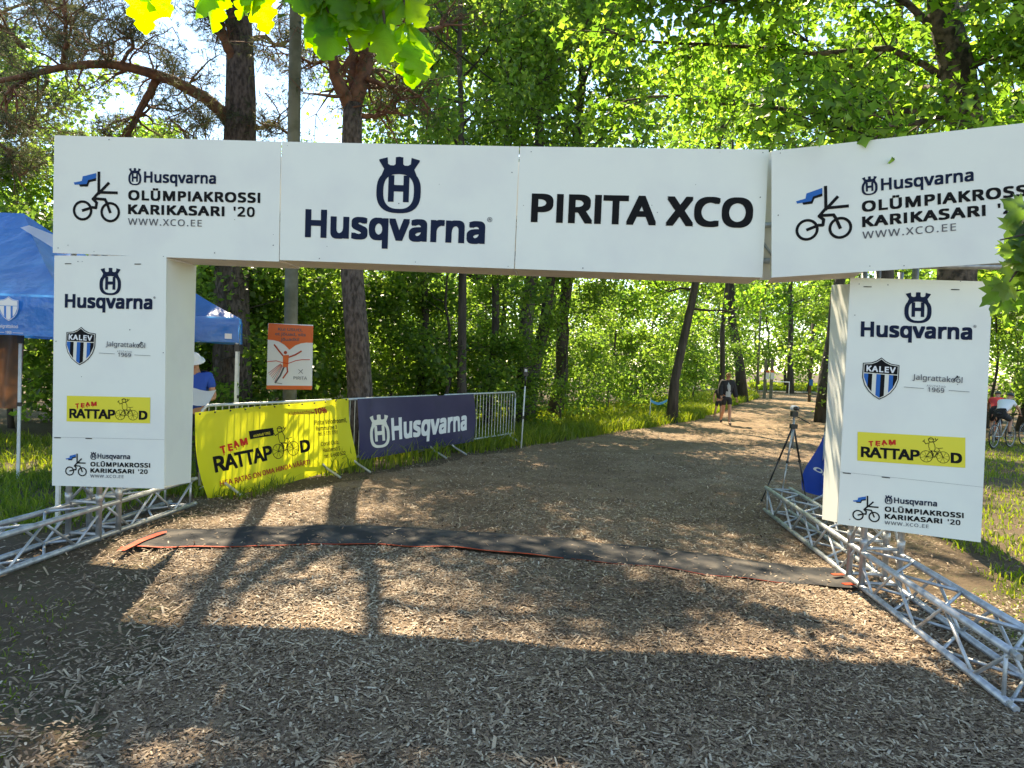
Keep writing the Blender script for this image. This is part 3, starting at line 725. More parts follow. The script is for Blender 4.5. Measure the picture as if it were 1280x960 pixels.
# ------------------------------------------------------------------ barriers and banners
A0, B0 = G(246, 622)[:2], G(643, 553)[:2]
def barrier(a, b, label, group='steel crowd barriers along the left edge of the path', nb=22):
    a, b = np.array(a), np.array(b); L = np.linalg.norm(b-a)
    r = thing('crowd_barrier', label, 'barrier', (a[0], a[1], 0), group); d = (b-a)/L; n = np.array([d[1], -d[0]])
    P = lambda t, z, o=0.: np.array([*(a+d*t+n*o), z])
    t0, t1 = .04, L-.04
    top = [P(t0, .95), P(t0+.015, 1.03), P(t0+.08, 1.08), P(t1-.08, 1.08), P(t1-.015, 1.03), P(t1, .95)]
    shade(Geo().tube(top, .019, 8).build('top_rail', MT['galv'], r)); shade(Geo().tube([P(t0, .2), P(t1, .2)], .017, 8).build('bottom_rail', MT['galv'], r))
    for t in (t0, t1): shade(Geo().tube([P(t, .14), P(t, .95)], .018, 8).build('end_post', MT['galv'], r))
    for i in range(nb):
        t = t0+(t1-t0)*(i+1)/(nb+1); Geo().tube([P(t, .2), P(t, 1.075)], .0065, 5).build('bar', MT['galv'], r)
    for t in (.32, L-.32):
        g = Geo()
        for o_ in (-1, 1): g.tube([P(t, .22), P(t+.02, .13, o_*.10), P(t+.03, .012, o_*.36)], .017, 6)
        g.build('foot', MT['galv'], r)
    return r
at_ = lambda t: A0+(B0-A0)*t
barrier(at_(0), at_(.295), 'crowd barrier nearest the arch, hidden behind the yellow banner')
barrier(at_(.30), at_(.635), 'crowd barrier in the middle, mostly covered by the navy banner')
barrier(at_(.64), at_(1), 'uncovered crowd barrier with bare bars at the far end beside the thin pole')
def onplane(x, y, A, B, off=.05):
    d = (B-A)/np.linalg.norm(B-A); n = np.array([d[1], -d[0]])
    if np.dot(n, -A) < 0: n = -n
    A = A+n*off; D = ray(x, y); t = np.dot(A, n)/np.dot(D[:2], n); return CAM+D*t
def cloth(name, px, A, B, m, label, cat, off, edge=None, offd=.06, nu=70, nv=34, group=None):
    P3 = [onplane(x, y, A, B, offd) for x, y in px]; pn = Panel(px, P3); pn.off = off
    r = thing(name, label, cat, tuple(P3[3]*[1, 1, 0]), group)
    u = np.linspace(0, 1, nu); v_ = np.linspace(0, 1, nv); Uu, Vv = np.meshgrid(u, v_)
    if edge is not None: Uu2 = edge(Uu, Vv)
    else: Uu2 = Uu
    uv = np.stack([Uu2.ravel()*pn.w, Vv.ravel()*pn.h], 1); i = np.arange(nu*nv).reshape(nv, nu)
    meshobj('sheet', pn.at(uv), np.stack([i[:-1, :-1], i[:-1, 1:], i[1:, 1:], i[1:, :-1]], -1).reshape(-1, 4), MT[m], r, smooth=True)
    return r, pn
pp_ = yp_ = None
def tline(pn, k, m, t, pL, pR, hpx, bold=.02, sp=1.):
    if pn is not pp_: hpx = hpx/(3.691 if pn is yp_ else 5.)
    a, b = pn.m(*pL), pn.m(*pR); h = np.linalg.norm(pn.m(*pL)-pn.m(pL[0], pL[1]-hpx)); d = b-a
    k.text(m, t, a[0], a[1], a[0]+np.hypot(*d), a[1]+h, bold, sp, 0, math.atan2(d[1], d[0]))
Z7 = lambda x, y: (230+x/3.691, 380+y/3.691)
yoff = lambda u, v: .022*np.sin(u*9+v*2)+.006*np.sin(u*47+1.5*np.sin(v*3))*np.clip(1.2-u*1.6, 0.1, 1)+.03*np.clip(u-.8, 0, 1)*5*np.sin(v*5)*(1-v)+.02*(1-v)*np.sin(u*5+1)
yb, yp = cloth('yellow_banner', [Z7(45, 500), Z7(765, 435), Z7(800, 740), Z7(118, 930)], A0, B0, 'ybanner', 'yellow bicycle shop banner with black lettering tied to the crowd barriers', 'banner', yoff,
    edge=lambda U_, V_: U_+.022*np.sin(V_*math.pi)*(U_ > .9)*(U_-.9)*(-8)-.03*np.sin(V_*math.pi)*(1-U_)**6)
yp_ = yp
k = yp.place(team_logo(False), (22, 26), Z7(140, 777), (644, 26), Z7(600, 676))
k.L = 2; a, b = yp.m(*Z7(322, 622)), yp.m(*Z7(437, 604)); hh = .11; k.poly('black', [a, b, b+[0, hh], a+[0, hh]])
k.L = 3; tline(yp, k, 'yellow', 'asutatud 1992', Z7(340, 612), Z7(420, 598), 13, .01)
tline(yp, k, 'dred', 'HEA RATAS ON OMA HINDA VÄÄRT!', Z7(163, 840), Z7(600, 735), 33, .02)
tline(yp, k, 'dred', 'Klubikaardiga', Z7(500, 516), Z7(598, 506), 22, .0); tline(yp, k, 'dred', '-10%', Z7(600, 510), Z7(666, 500), 28, .03)
for t, p, q, h_ in (('Pirita Velodroomil,', (610, 560), (756, 548), 26), ('Rummu tee 3', (618, 583), (710, 575), 20), ('tel. 5 131 7791', (628, 606), (712, 598), 19), ('Coral Club,', (642, 656), (718, 646), 23), ('Haabersti 5', (650, 682), (722, 672), 20), ('tel. 6 600 522', (658, 709), (745, 693), 19)):
    tline(yp, k, 'black', t, Z7(*p), Z7(*q), h_, .012)
yp.print(k, yb, NM, .004, .05)
g = Geo()
for i in range(12):
    e = yp.at(np.array([[(.02+i/11.5)*yp.w, yp.h-.02]]), .006)[0]; Geo().ball(e, .012, 8, 5).build('eyelet', MT['plastic'], yb)
Z8 = lambda x, y: (430+x/5.12, 440+y/5.12)
noff = lambda u, v: .014*np.sin(u*40)*np.clip(.45-u, 0, .45)*2+.022*np.sin(u*8+v*2+1)+.03*np.sin(u*10+v*5)*np.clip(u-.4, 0, 1)*.8+.02*(1-v)*np.sin(u*6)
nb_, np_ = cloth('navy_banner', [Z8(85, 300), Z8(842, 268), Z8(832, 572), Z8(92, 690)], A0, B0, 'nbanner', 'navy banner with white crowned emblem and lettering on the barrier', 'banner', noff,
    edge=lambda U_, V_: U_+.02*np.sin(V_*4)*U_**8)
k = Ink(); a = np_.m(*Z8(226, 612)); b = np_.m(*Z8(226, 402)); w_ = np_.m(*Z8(292, 520))[0]-np_.m(*Z8(160, 530))[0]
crown_mark(k, 'cream', a[0], a[1], w_, b[1]-a[1])
a = np_.m(*Z8(306, 600)); b = np_.m(*Z8(790, 415)); d0 = np_.m(*Z8(306, 572)); c0 = np_.m(*Z8(306, 425))
k.text('white', 'Husqvarna', d0[0], d0[1]-.25*(c0[1]-d0[1]), b[0], c0[1], .036, 1.03, 0, math.atan2(np_.m(*Z8(786, 505))[1]-d0[1], b[0]-d0[0]))
np_.print(k, nb_, NM, .005, .05)
# second side of the path: barrier with blue banner, mostly behind the right pillar
A1, B1 = G(1003, 622)[:2]+np.array([.25, .0]), G(1003, 622)[:2]+np.array([.6, -2.2])
barrier(A1, B1, 'crowd barrier right of the path behind the right arch pillar', None)
bb, bp_ = cloth('blue_banner', [(1030, 532), (1075, 524), (1075, 640), (1003, 612)], A1, B1, 'bbanner', 'crumpled blue banner with white letters hanging behind the right pillar', 'banner', lambda u, v: .04*np.sin(u*12+v*5)+.05*(1-v)*np.sin(v*6), offd=.05, nu=40, nv=24)
k = Ink(); tline(bp_, k, 'white', 'OM', (1020, 576), (1036, 588), 22, .03); bp_.print(k, bb, NM, .006, .05)

# ------------------------------------------------------------------ tents
def tent(label, xl, xr, yf, depth, zv, hv, peak, ridge=None, mname='tent', yaw=0):
    r = thing('canopy_tent', label, 'tent', (xr, yf, 0), None, yaw); yb_ = yf+depth
    r0 = ridge or ((xl+xr)/2, (xl+xr)/2); ym = yf+depth/2
    C = [np.array(p, float) for p in ((xl, yf, zv+hv), (xr, yf, zv+hv), (xr, yb_, zv+hv), (xl, yb_, zv+hv))]
    K0, K1 = np.array([r0[0], ym, peak]), np.array([r0[1], ym, peak])
    g = Geo()
    def patch(a, b, c, d, n=14):   # a,b eave ; c,d ridge above b,a
        V = []
        for j in range(n):
            s_ = j/(n-1)
            for i in range(n):
                t = i/(n-1); p = (a*(1-t)+b*t)*(1-s_)+(d*(1-t)+c*t)*s_
                sag = -.10*math.sin(math.pi*s_)*math.sin(math.pi*t)-.06*math.sin(math.pi*s_)+.022*math.sin(9*t+5*s_)*math.sin(math.pi*t)*math.sin(math.pi*min(1, s_*1.4))
                V.append(p+[0, 0, sag])
        g.add(V, [(j*n+i, j*n+i+1, (j+1)*n+i+1, (j+1)*n+i) for j in range(n-1) for i in range(n-1)])
    patch(C[0], C[1], K1, K0); patch(C[1], C[2], K1, K1); patch(C[2], C[3], K0, K1); patch(C[3], C[0], K0, K0)
    g.build('roof', MT[mname], r, smooth=True)
    vals = []
    for (a, b) in ((C[0], C[1]), (C[1], C[2]), (C[2], C[3]), (C[3], C[0])):
        n = 40; t = np.linspace(0, 1, n); nn = np.array([b[1]-a[1], -(b[0]-a[0]), 0]); nn /= np.linalg.norm(nn); V = []
        for s_ in (0, .5, 1):
            for q in t: V.append(a*(1-q)+b*q+nn*(.015+.012*s_*math.sin(q*31))-np.array([0, 0, hv*s_+.008*s_*math.sin(q*19)])+[0, 0, .004])
        gg_ = Geo(); gg_.add(V, [(j*n+i, j*n+i+1, (j+1)*n+i+1, (j+1)*n+i) for j in range(2) for i in range(n-1)]); vals.append(gg_.build('valance', MT[mname], r, smooth=True))
    for c in C:
        m_ = (c-[*(np.array([(xl+xr)/2, ym])), 0])*[.008, .008, 0]
        x, y = c[0]-np.sign(m_[0])*.03, c[1]-np.sign(m_[1])*.03
        lg = Geo().box((x, y, (zv+hv)/2), (.034, .034, zv+hv-.02)).build('leg', MT['wpaint'], r)
        Geo().box((x, y, zv-.06), (.06, .06, .10)).build('corner_bracket', MT['plastic'], lg); Geo().box((x, y, .97), (.046, .046, .05)).build('clamp', MT['plastic'], lg); Geo().box((x, y, .012), (.1, .1, .012)).build('foot_plate', MT['galv'], lg)
    for (a, b) in ((C[0], C[1]), (C[1], C[2]), (C[2], C[3]), (C[3], C[0])):
        for s_ in range(4):
            p, q = a+(b-a)*s_/4, a+(b-a)*(s_+1)/4; z0, z1 = zv+.02, zv+hv-.04
            p = p*[1, 1, 0]+[0, 0, z0 if s_ % 2 else z1]; q = q*[1, 1, 0]+[0, 0, z1 if s_ % 2 else z0]
            c_ = np.array([(xl+xr)/2, ym, 0]); p = p+(c_-p)*[.02, .02, 0]; q = q+(c_-q)*[.02, .02, 0]
            Geo().tube([p, q], .012, 5).build('scissor_bar', MT['wpaint'], r)
    return r, vals, C
pr = G(106, 668)
Y1 = 7.35; XR1 = -4.31
t1, vals1, C1 = tent('near blue canopy tent with printed valance left of the arch pillar', XR1-4.5, XR1, Y1, 3.0, 1.80, .40, 3.22, (XR1-3.2, XR1-1.35))
def onY(x, y, Y): return PX(x, y, Y)
k = Ink(); 
pv = Panel([(0, 367.7), (66, 369.5), (66, 422), (0, 419)], [PX(0, 367.7, Y1-.03), PX(66, 369.5, Y1-.03), PX(66, 422, Y1-.03), PX(0, 419, Y1-.03)])
kk = Ink(); shield(kk, 'white', 'tent', 'white'); kk.L = 3
kk.text('white', 'Jalgrattakool', 240, -940, 480, -885, .01); kk.text('white', '1969', 325, -1000, 400, -965, .01); kk.line('white', [(180, -985), (310, -985)], 5); kk.line('white', [(415, -985), (545, -985)], 5)
pv.print(pv.place(kk, (361, -540), (11.6, 370.5), (361, -840), (11.6, 401)), vals1[0], dict(white='white_print', tent='shield_field', black='shield_stripe'), .012)
g = Geo(); c_ = [PX(x, y, Y) for x, y, Y in ((26, 287, 8.0), (37, 284, 8.1), (68, 296, 8.05), (68, 313, 7.9))]
# sun patch on the roof, painted as pale cloth: drop it onto the slope
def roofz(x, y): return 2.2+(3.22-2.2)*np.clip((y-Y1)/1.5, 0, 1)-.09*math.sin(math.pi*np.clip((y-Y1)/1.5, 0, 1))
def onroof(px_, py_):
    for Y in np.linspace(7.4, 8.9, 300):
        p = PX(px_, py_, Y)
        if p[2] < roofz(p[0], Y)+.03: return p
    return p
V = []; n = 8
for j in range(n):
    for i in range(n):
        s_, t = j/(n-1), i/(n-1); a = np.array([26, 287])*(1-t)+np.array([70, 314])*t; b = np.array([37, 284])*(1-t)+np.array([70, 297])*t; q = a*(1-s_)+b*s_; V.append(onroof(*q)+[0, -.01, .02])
Geo().add(V, [(j*n+i, j*n+i+1, (j+1)*n+i+1, (j+1)*n+i) for j in range(n-1) for i in range(n-1)]).build('sun_patch', MT['tent_sun'], t1, smooth=True)
xl2, xr2 = PX(35, 500, 10.4)[0], PX(299, 430, 10.4)[0]
t2, vals2, C2 = tent('far blue canopy tent behind the left arch pillar, its corner leg by the yellow banner', xr2-2.6, xr2, 10.4, 2.6, 1.84, .34, 3.05, yaw=R(19))
g = Geo(); a = C2[1]; g.box((a[0]-.14, a[1]-.035, 1.93), (.09, .004, .07)); g.build('maker_tag', MT['white'], vals2[0])
# brown tarpaulin hung behind the near tent
g = Geo(); V = []; n = 24
pa, pb = PX(-40, 430, 10.2), PX(29, 430, 10.2); zb = PX(20, 511, 10.2)[2]
for j in range(10):
    for i in range(n):
        t = i/(n-1); V.append((pa[0]*(1-t)+pb[0]*t, 10.2+.03*math.sin(t*21+j*.3), 1.86+(zb-1.86)*j/9))
g.add(V, [(j*n+i, j*n+i+1, (j+1)*n+i+1, (j+1)*n+i) for j in range(9) for i in range(n-1)]); o = g.build('tarpaulin', MT['brown'], None, smooth=True); tagp(o, 'dark brown tarpaulin hanging under the blue tent at the left edge', 'tarpaulin')

# ------------------------------------------------------------------ utility pole, poster, cables, timing pole
YP = 12.2
p0, p1 = PX(361, 560, YP), PX(369.5, 30, YP); dpo = (p1-p0)/(p1[2]-p0[2]); base = p0-dpo*p0[2]; top = base+dpo*11.
up = thing('utility_pole', 'tall weathered wooden pole behind the arch carrying the orange poster', 'utility pole', tuple(base))
Geo().tube([base+dpo*z for z in (-.0, 2, 4, 6, 8, 11)], [.112, .106, .10, .095, .09, .08], 14).build('shaft', MT['polewood'], up, smooth=True)
g = Geo(); g.box(base+dpo*10.6, (1.3, .10, .10)); g.build('cross_arm', MT['polewood'], up)
ZP = lambda x, y: (240+x/3.048, 320+y/3.048)
ps = thing('poster', 'orange and white event poster with a running figure fixed to the wooden pole', 'poster', tuple(PX(362, 445, YP-.13)))
pxp = [ZP(290, 256), ZP(461, 262), ZP(457, 507), ZP(284, 506)]; Pp = [PX(*q, YP-.125) for q in pxp]
Geo().slab(Pp, .008).build('sheet', MT['white'], ps); pp = pp_ = Panel(pxp, Pp)
ZQ = lambda x, y: (310+x/8.727, 390+y/8.727)
def pq(k, m, pts): k.poly(m, [pp.m(*ZQ(*q)) for q in pts])
k = Ink(); pq(k, 'orange', [(225, 123), (714, 155), (708, 335), (640, 332), (580, 340), (520, 362), (455, 410), (400, 355), (340, 320), (280, 305), (215, 300)]); pq(k, 'orange', [(203, 800), (700, 805), (697, 848), (200, 842)])
k.L = 1
for t, a, b, h in (('Kui USUD,', (330, 205), (598, 218), 36), ('et jõuad, siis', (298, 262), (632, 275), 44), ('jõuadki!', (360, 325), (562, 325), 46)): tline(pp, k, 'dgrey', t, ZQ(*a), ZQ(*b), h/8.727, .02)
W_ = lambda a, b: np.linalg.norm(pp.m(*ZQ(*a))-pp.m(*ZQ(*b)))
def pl(m, pts, w): k.line(m, [pp.m(*ZQ(*q)) for q in pts], w*W_((0, 0), (1, 0)))
pl('dred', [(290, 355), (340, 420), (385, 475)], 17); pl('dred', [(585, 425), (520, 465), (450, 490)], 17); pl('red', [(675, 518), (590, 518), (520, 530), (440, 560), (380, 550), (310, 530), (215, 540)], 8)
pq(k, 'orange', [(385, 470), (450, 465), (440, 600), (385, 600)]); k.disc('dred', pp.m(*ZQ(412, 440)), .026, 14)
pl('dred', [(430, 590), (435, 650), (385, 720)], 16); pl('dgrey', [(395, 600), (355, 690), (300, 770)], 20); pl('dgrey', [(300, 770), (375, 782)], 6)
for q in range(6): pl(('dred', 'red', 'orange', 'dred', 'dgrey', 'red')[q], [(360+q*4, 560+q*5), (225+q*14, 665+q*18)], 5)
pl('dgrey', [(555, 625), (600, 670)], 6); pl('dgrey', [(600, 625), (555, 670)], 6); tline(pp, k, 'dgrey', 'PIRITA', ZQ(500, 735), ZQ(645, 738), 4, .0)
pp.print(k, ps, dict(orange='orange_field', dgrey='lettering', dred='runner_print', red='runner_print'), .004)
def cable(pts, r, label):
    o = Geo().tube(pts, r, 6).build('overhead_cable', MT['plastic'], None, smooth=True); tagp(o, label, 'cable')
def sag(a, b, s_, n=16): return [a*(1-t)+b*t-np.array([0, 0, s_*4*t*(1-t)]) for t in np.linspace(0, 1, n)]
cable(sag(PX(452, -30, 12.5), PX(790, 215, 30), .25), .02, 'black cable running down from the top of the utility pole into the trees')
cable(sag(PX(905, -20, 11), PX(800, 90, 24), .1), .014, 'short black cable crossing the sky gap above the word sign')
tp = G(644, 560); q = thing('timing_pole', 'thin pale pole with a small black box on top at the end of the barriers', 'pole', tuple(tp+[.12, 0, 0]))
x_, y_ = tp[0]+.12, tp[1]; shade(Geo().tube([(x_, y_, 0), (x_+.03, y_, 1.25)], .014, 8).build('lower_tube', MT['wpaint'], q)); shade(Geo().tube([(x_+.03, y_, 1.25), (x_+.035, y_, 1.5)], .02, 8).build('upper_tube', MT['plastic'], q))
bxo = Geo().box((x_+.035, y_, 1.53), (.085, .07, .17)).build('box', MT['plastic'], q); Geo().box((x_+.035, y_-.037, 1.56), (.05, .004, .05)).build('white_mark', MT['white'], bxo); Geo().box((x_+.015, y_, .62), (.05, .05, .06)).build('clamp', MT['plastic'], q)

# ------------------------------------------------------------------ camcorder on tripod
TY = 9.9; th = PX(992, 531, TY); tr = thing('tripod', 'slim grey and black tripod standing at the right edge of the path', 'tripod', (th[0], TY, 0))
for (fx, fy, m) in ((-.22, -.25, 'alu'), (-.28, .26, 'plastic'), (.26, .1, 'plastic')):
    a = th; b = np.array([th[0]+fx, TY+fy, .01]); md = a*.55+b*.45; m2 = a*.27+b*.73
    L_g = shade(Geo().tube([a, md], .0125, 8).build('leg', MT[m], tr)); shade(Geo().tube([md, m2], .010, 8).build('leg_section', MT[m], L_g)); shade(Geo().tube([m2, b], .0075, 8).build('leg_section', MT['alu' if m == 'alu' else 'plastic'], L_g))
    Geo().ball(md, .022, 8, 5).build('lever', MT['plastic'], L_g); Geo().ball(b+[0, 0, .008], .018, 8, 5).build('rubber_foot', MT['plastic'], L_g)
shade(Geo().tube([th-[0, 0, .3], th+[0, 0, .12]], .014, 8).build('centre_column', MT['alu'], tr)); Geo().box(th+[0, 0, -.02], (.08, .08, .06)).build('collar', MT['plastic'], tr)
for a in (0, 2.1, 4.2): Geo().tube([th-[0, 0, .28], th+np.array([math.cos(a)*.08, math.sin(a)*.08, -.30])], .005, 5).build('strut', MT['plastic'], tr)
Geo().box(th+[0, 0, .14], (.07, .09, .07)).build('pan_head', MT['plastic'], tr); shade(Geo().tube([th+[0, 0, .13], th+[.17, -.10, .03]], .008, 6).build('pan_handle', MT['plastic'], tr))
cc = thing('camcorder', 'small white camcorder mounted on the tripod', 'camera', tuple(th+[0, 0, .18]))
g = Geo(); c = th+[0, 0, .215]; g.tube([c+[-.01, -.07, 0], c+[.0, -.05, 0], c+[0, .06, 0], c+[0, .07, 0]], [.03, .036, .036, .03], 14); g.build('body', MT['white'], cc, smooth=True)
Geo().tube([c+[-.012, -.10, 0], c+[-.01, -.06, 0]], .028, 14).build('lens', MT['plastic'], cc, smooth=True); Geo().box(c+[.042, 0, 0], (.012, .09, .05)).build('side_screen', MT['plastic'], cc)

# ------------------------------------------------------------------ people
def skinmesh(name, nodes, edges, m, parent, sub=1, label=None):
    me = bpy.data.meshes.new(name); me.from_pydata([n[0] for n in nodes], edges, []); o = bpy.data.objects.new(name, me); COL.objects.link(o)
    md = o.modifiers.new('s', 'SKIN'); md.use_smooth_shade = True; ly = me.skin_vertices[0] if len(me.skin_vertices) else None
    if ly is None:
        bm = bmesh.new(); bm.from_mesh(me); bm.verts.layers.skin.verify(); bm.to_mesh(me); bm.free(); ly = me.skin_vertices[0]
    for i, n in enumerate(nodes):
        r = n[1]; ly.data[i].radius = (r, r) if np.isscalar(r) else r
        ly.data[i].use_root = (i == 0)
    ss = o.modifiers.new('u', 'SUBSURF'); ss.levels = sub; ss.render_levels = sub
    bpy.context.view_layer.update(); ev_ = o.evaluated_get(bpy.context.evaluated_depsgraph_get()); nm = bpy.data.meshes.new_from_object(ev_)
    bpy.data.objects.remove(o); nm.name = name; nm.materials.clear(); nm.materials.append(MT[m])
    q = bpy.data.objects.new(name, nm); COL.objects.link(q); q.parent = parent
    if label: q['label'] = label
    return q
def chain(J, keys, R_):
    n = [(J[k], R_[k]) for k in keys]; return n, [(i, i+1) for i in range(len(keys)-1)]
def person(label, loc, rz, J, sc, clothes, hair='hair', group=None):
    """J in metres for a 1.75 m body facing -Y; joints pel, che, nek, head, and shL elL haL hiL knL anL toL (and R)"""
    r = thing('person', label, 'person', loc, group, rz); r.scale = (sc,)*3
    N = []; E = []; ix = {}
    def nd(k, p, rad): ix[k] = len(N); N.append((tuple(p), rad)); return ix[k]
    J = {k: np.array(v, float) for k, v in J.items()}
    nd('pel', J['pel'], (.14, .11)); nd('wai', (J['pel']+J['che'])/2, (.135, .10)); E.append((0, 1)); nd('che', J['che'], (.16, .115)); E.append((1, 2))
    nd('nek', J['nek'], .058); E.append((2, 3)); hd = J['head']; up_ = (hd-J['nek']); up_ /= np.linalg.norm(up_)
    nd('jaw', hd-up_*.045+np.array(J.get('face', (0, -1, 0)))*.012, (.066, .07)); E.append((3, 4)); nd('sku', hd+up_*.045, (.078, .088)); E.append((4, 5)); nd('crn', hd+up_*.10, (.05, .06)); E.append((5, 6))
    for s_ in 'LR':
        sg = 1 if s_ == 'L' else -1
        a = nd('sh'+s_, J['sh'+s_], .058); E.append((2, a)); b = nd('el'+s_, J['el'+s_], .04); E.append((a, b)); c = nd('wr'+s_, J['ha'+s_], .027); E.append((b, c))
        d = J['ha'+s_]-J['el'+s_]; d /= np.linalg.norm(d); sd_ = np.cross(d, [0, 1, 0]); sd_ = sd_/(np.linalg.norm(sd_)+1e-6)
        pm = nd('pa'+s_, J['ha'+s_]+d*.055, (.036, .018)); E.append((c, pm))
        hk = nd('hi'+s_, J['hi'+s_], .085); E.append((0, hk)); kn = nd('kn'+s_, J['kn'+s_], .056); E.append((hk, kn)); cf = nd('ca'+s_, J['kn'+s_]*.65+J['an'+s_]*.35+[0, .015, 0], .056); E.append((kn, cf)); an = nd('an'+s_, J['an'+s_], .036); E.append((cf, an)); to = nd('to'+s_, J['to'+s_], .032); E.append((an, to))
    body = skinmesh('body', N, E, 'skin', r); LOCAL[0] = True
    for s_ in 'LR':
        h0 = J['ha'+s_]; d = h0-J['el'+s_]; d /= np.linalg.norm(d); sd_ = np.cross(d, [0, 1, .1]); sd_ /= np.linalg.norm(sd_); nn = np.cross(d, sd_)
        g = Geo()
        for i, (o_, l_) in enumerate(((-.028, .062), (-.010, .074), (.009, .07), (.026, .055))):
            a = h0+d*.075+sd_*o_; g.tube([a, a+d*l_*.5+nn*.004, a+d*l_*.8+nn*.02], [.009, .008, .006], 6)
        a = h0+d*.03+sd_*.03; g.tube([a, a+d*.03+sd_*.02, a+d*.055+sd_*.022+nn*.012], [.011, .009, .007], 6); g.build('fingers', MT['skin'], body, smooth=True)
    fc = np.array(J.get('face', (0, -1, 0)), float); sdv = np.cross(fc, up_); sdv /= np.linalg.norm(sdv); o_ = np.zeros(3)
    g = Geo(); g.tube([hd+fc*.083+up_*.02, hd+fc*.105-up_*.012, hd+fc*.08-up_*.02], [.007, .013, .006], 6)
    for q in (-1, 1): g.ball(hd+sdv*q*.082, .022, 6, 5, (.5, 1, 1.3))
    g.build('nose_and_ears', MT['skin'], body, smooth=True)
    for q in (-1, 1): Geo().ball(hd+fc*.078+up_*.022+sdv*q*.031, .011, 7, 5).build('eye', MT['hair'], body)
    Geo().tube([hd+fc*.081-up_*.045-sdv*.022, hd+fc*.088-up_*.045, hd+fc*.081-up_*.045+sdv*.022], .005, 5).build('mouth', MT['dred'], body)
    if hair:
        g = Geo(); n = 12; V = []
        for i in range(7):
            th_ = i/6*1.75
            for j in range(n):
                ph = 2*math.pi*j/n; dv = sdv*math.sin(th_)*math.cos(ph)*.9-fc*math.sin(th_)*math.sin(ph); lim = 1. if math.sin(ph) > -.35 else .62
                t_ = th_*lim; dv = sdv*math.sin(t_)*math.cos(ph)*.088-fc*math.sin(t_)*math.sin(ph)*.10; V.append(hd+up_*.045+up_*math.cos(t_)*.098+dv)
        g.add(V, [(i*n+j, (i+1)*n+j, (i+1)*n+(j+1) % n, i*n+(j+1) % n) for i in range(6) for j in range(n)]); g.build('hair', MT[hair], body, smooth=True)
    for (nm, m, kind, p) in clothes:
        g = Geo()
        if kind in ('top', 'longtop', 'open'):
            gr = p.get('grow', 0); n = [(tuple(J['pel']+(J['che']-J['pel'])*.02), (.155+gr, .125+gr)), (tuple((J['pel']+J['che'])/2), (.15+gr, .118+gr)), (tuple(J['che']), (.172+gr, .128+gr)), (tuple(J['nek']-[0, 0, .01]), .066+gr*.5)]; e = [(0, 1), (1, 2), (2, 3)]
            for s_ in 'LR':
                f_ = .97 if kind != 'top' else .55; b0 = len(n); n.append((tuple(J['sh'+s_]), .075+gr)); e.append((2, b0)); n.append((tuple(J['el'+s_] if kind != 'top' else J['sh'+s_]*(1-f_)+J['el'+s_]*f_), .052+gr if kind != 'top' else .062)); e.append((b0, b0+1))
                if kind != 'top': n.append((tuple(J['el'+s_]*.1+J['ha'+s_]*.9), .038+gr)); e.append((b0+1, b0+2))
            skinmesh(nm, n, e, m, body)
        elif kind == 'shorts':
            fr = p.get('len', .75); n = [(tuple(J['pel']+[0, 0, .0]), (.158, .13)), (tuple(J['pel']+(J['che']-J['pel'])*.22), (.15, .12))]; e = [(0, 1)]
            for s_ in 'LR':
                b0 = len(n); n.append((tuple(J['hi'+s_]), .105)); e.append((0, b0)); n.append((tuple(J['hi'+s_]*(1-fr)+J['kn'+s_]*fr), .09 if fr < 1.1 else .06)); e.append((b0, b0+1))
            skinmesh(nm, n, e, m, body)
        elif kind == 'shoes':
            for s_ in 'LR':
                d = J['to'+s_]-J['an'+s_]; skinmesh('shoe', [(tuple(J['an'+s_]+[0, 0, -.0]), .047), (tuple(J['an'+s_]*.6+J['to'+s_]*.4+[0, 0, -.022]), .047), (tuple(J['to'+s_]+[0, 0, .004]), .04)], [(0, 1), (1, 2)], m, body)
        elif kind == 'panel':   # shirt front showing in an open jacket
            c0, c1 = J['pel']+fc*.0, J['nek']; V = []
            for j in range(7):
                t = j/6; cen = c0*(1-t)+c1*t; w_ = (.085, .085, .08, .07, .06, .045, .03)[j]
                for i in range(5): V.append(cen+sdv*(w_*(i/2-1))+fc*((.155, .152, .155, .16, .158, .125, .085)[j]-.012*abs(i-2)))
            g.add(V, [(j*5+i, j*5+i+1, (j+1)*5+i+1, (j+1)*5+i) for j in range(6) for i in range(4)]); g.build(nm, MT[m], body, smooth=True)
        elif kind in ('cap', 'hat', 'helmet'):
            n = 16; V = []; R1 = .102
            for i in range(6):
                th_ = i/5*1.45
                for j in range(n): ph = 2*math.pi*j/n; V.append(hd+up_*.04+up_*math.cos(th_)*(.105 if kind != 'helmet' else .12)+sdv*math.sin(th_)*math.cos(ph)*R1*.95+fc*math.sin(th_)*math.sin(ph)*R1*1.08)
            if kind == 'hat':
                for k_, (rr_, dz) in enumerate(((1.25, .0), (1.4, -.03))):
                    for j in range(n): ph = 2*math.pi*j/n; V.append(hd+up_*(.045+dz)+sdv*math.cos(ph)*R1*rr_+fc*math.sin(ph)*R1*rr_*1.05)
            rows_ = len(V)//n; g.add(V, [(i*n+j, (i+1)*n+j, (i+1)*n+(j+1) % n, i*n+(j+1) % n) for i in range(rows_-1) for j in range(n)])
            ho = g.build(nm, MT[m], body, smooth=True)
            if kind == 'cap':
                g = Geo(); V = [hd+up_*.052+sdv*math.cos(a)*.09+fc*(.07+.0*a) for a in np.linspace(0, math.pi, 8)]+[hd+up_*.045+sdv*math.cos(a)*.08+fc*(.10+.07*math.sin(a)) for a in np.linspace(0, math.pi, 8)]
                g.add(V, [(i, i+1, 9+i, 8+i) for i in range(7)]); g.build('cap_peak', MT[m], ho)
    LOCAL[0] = False
    return r, body
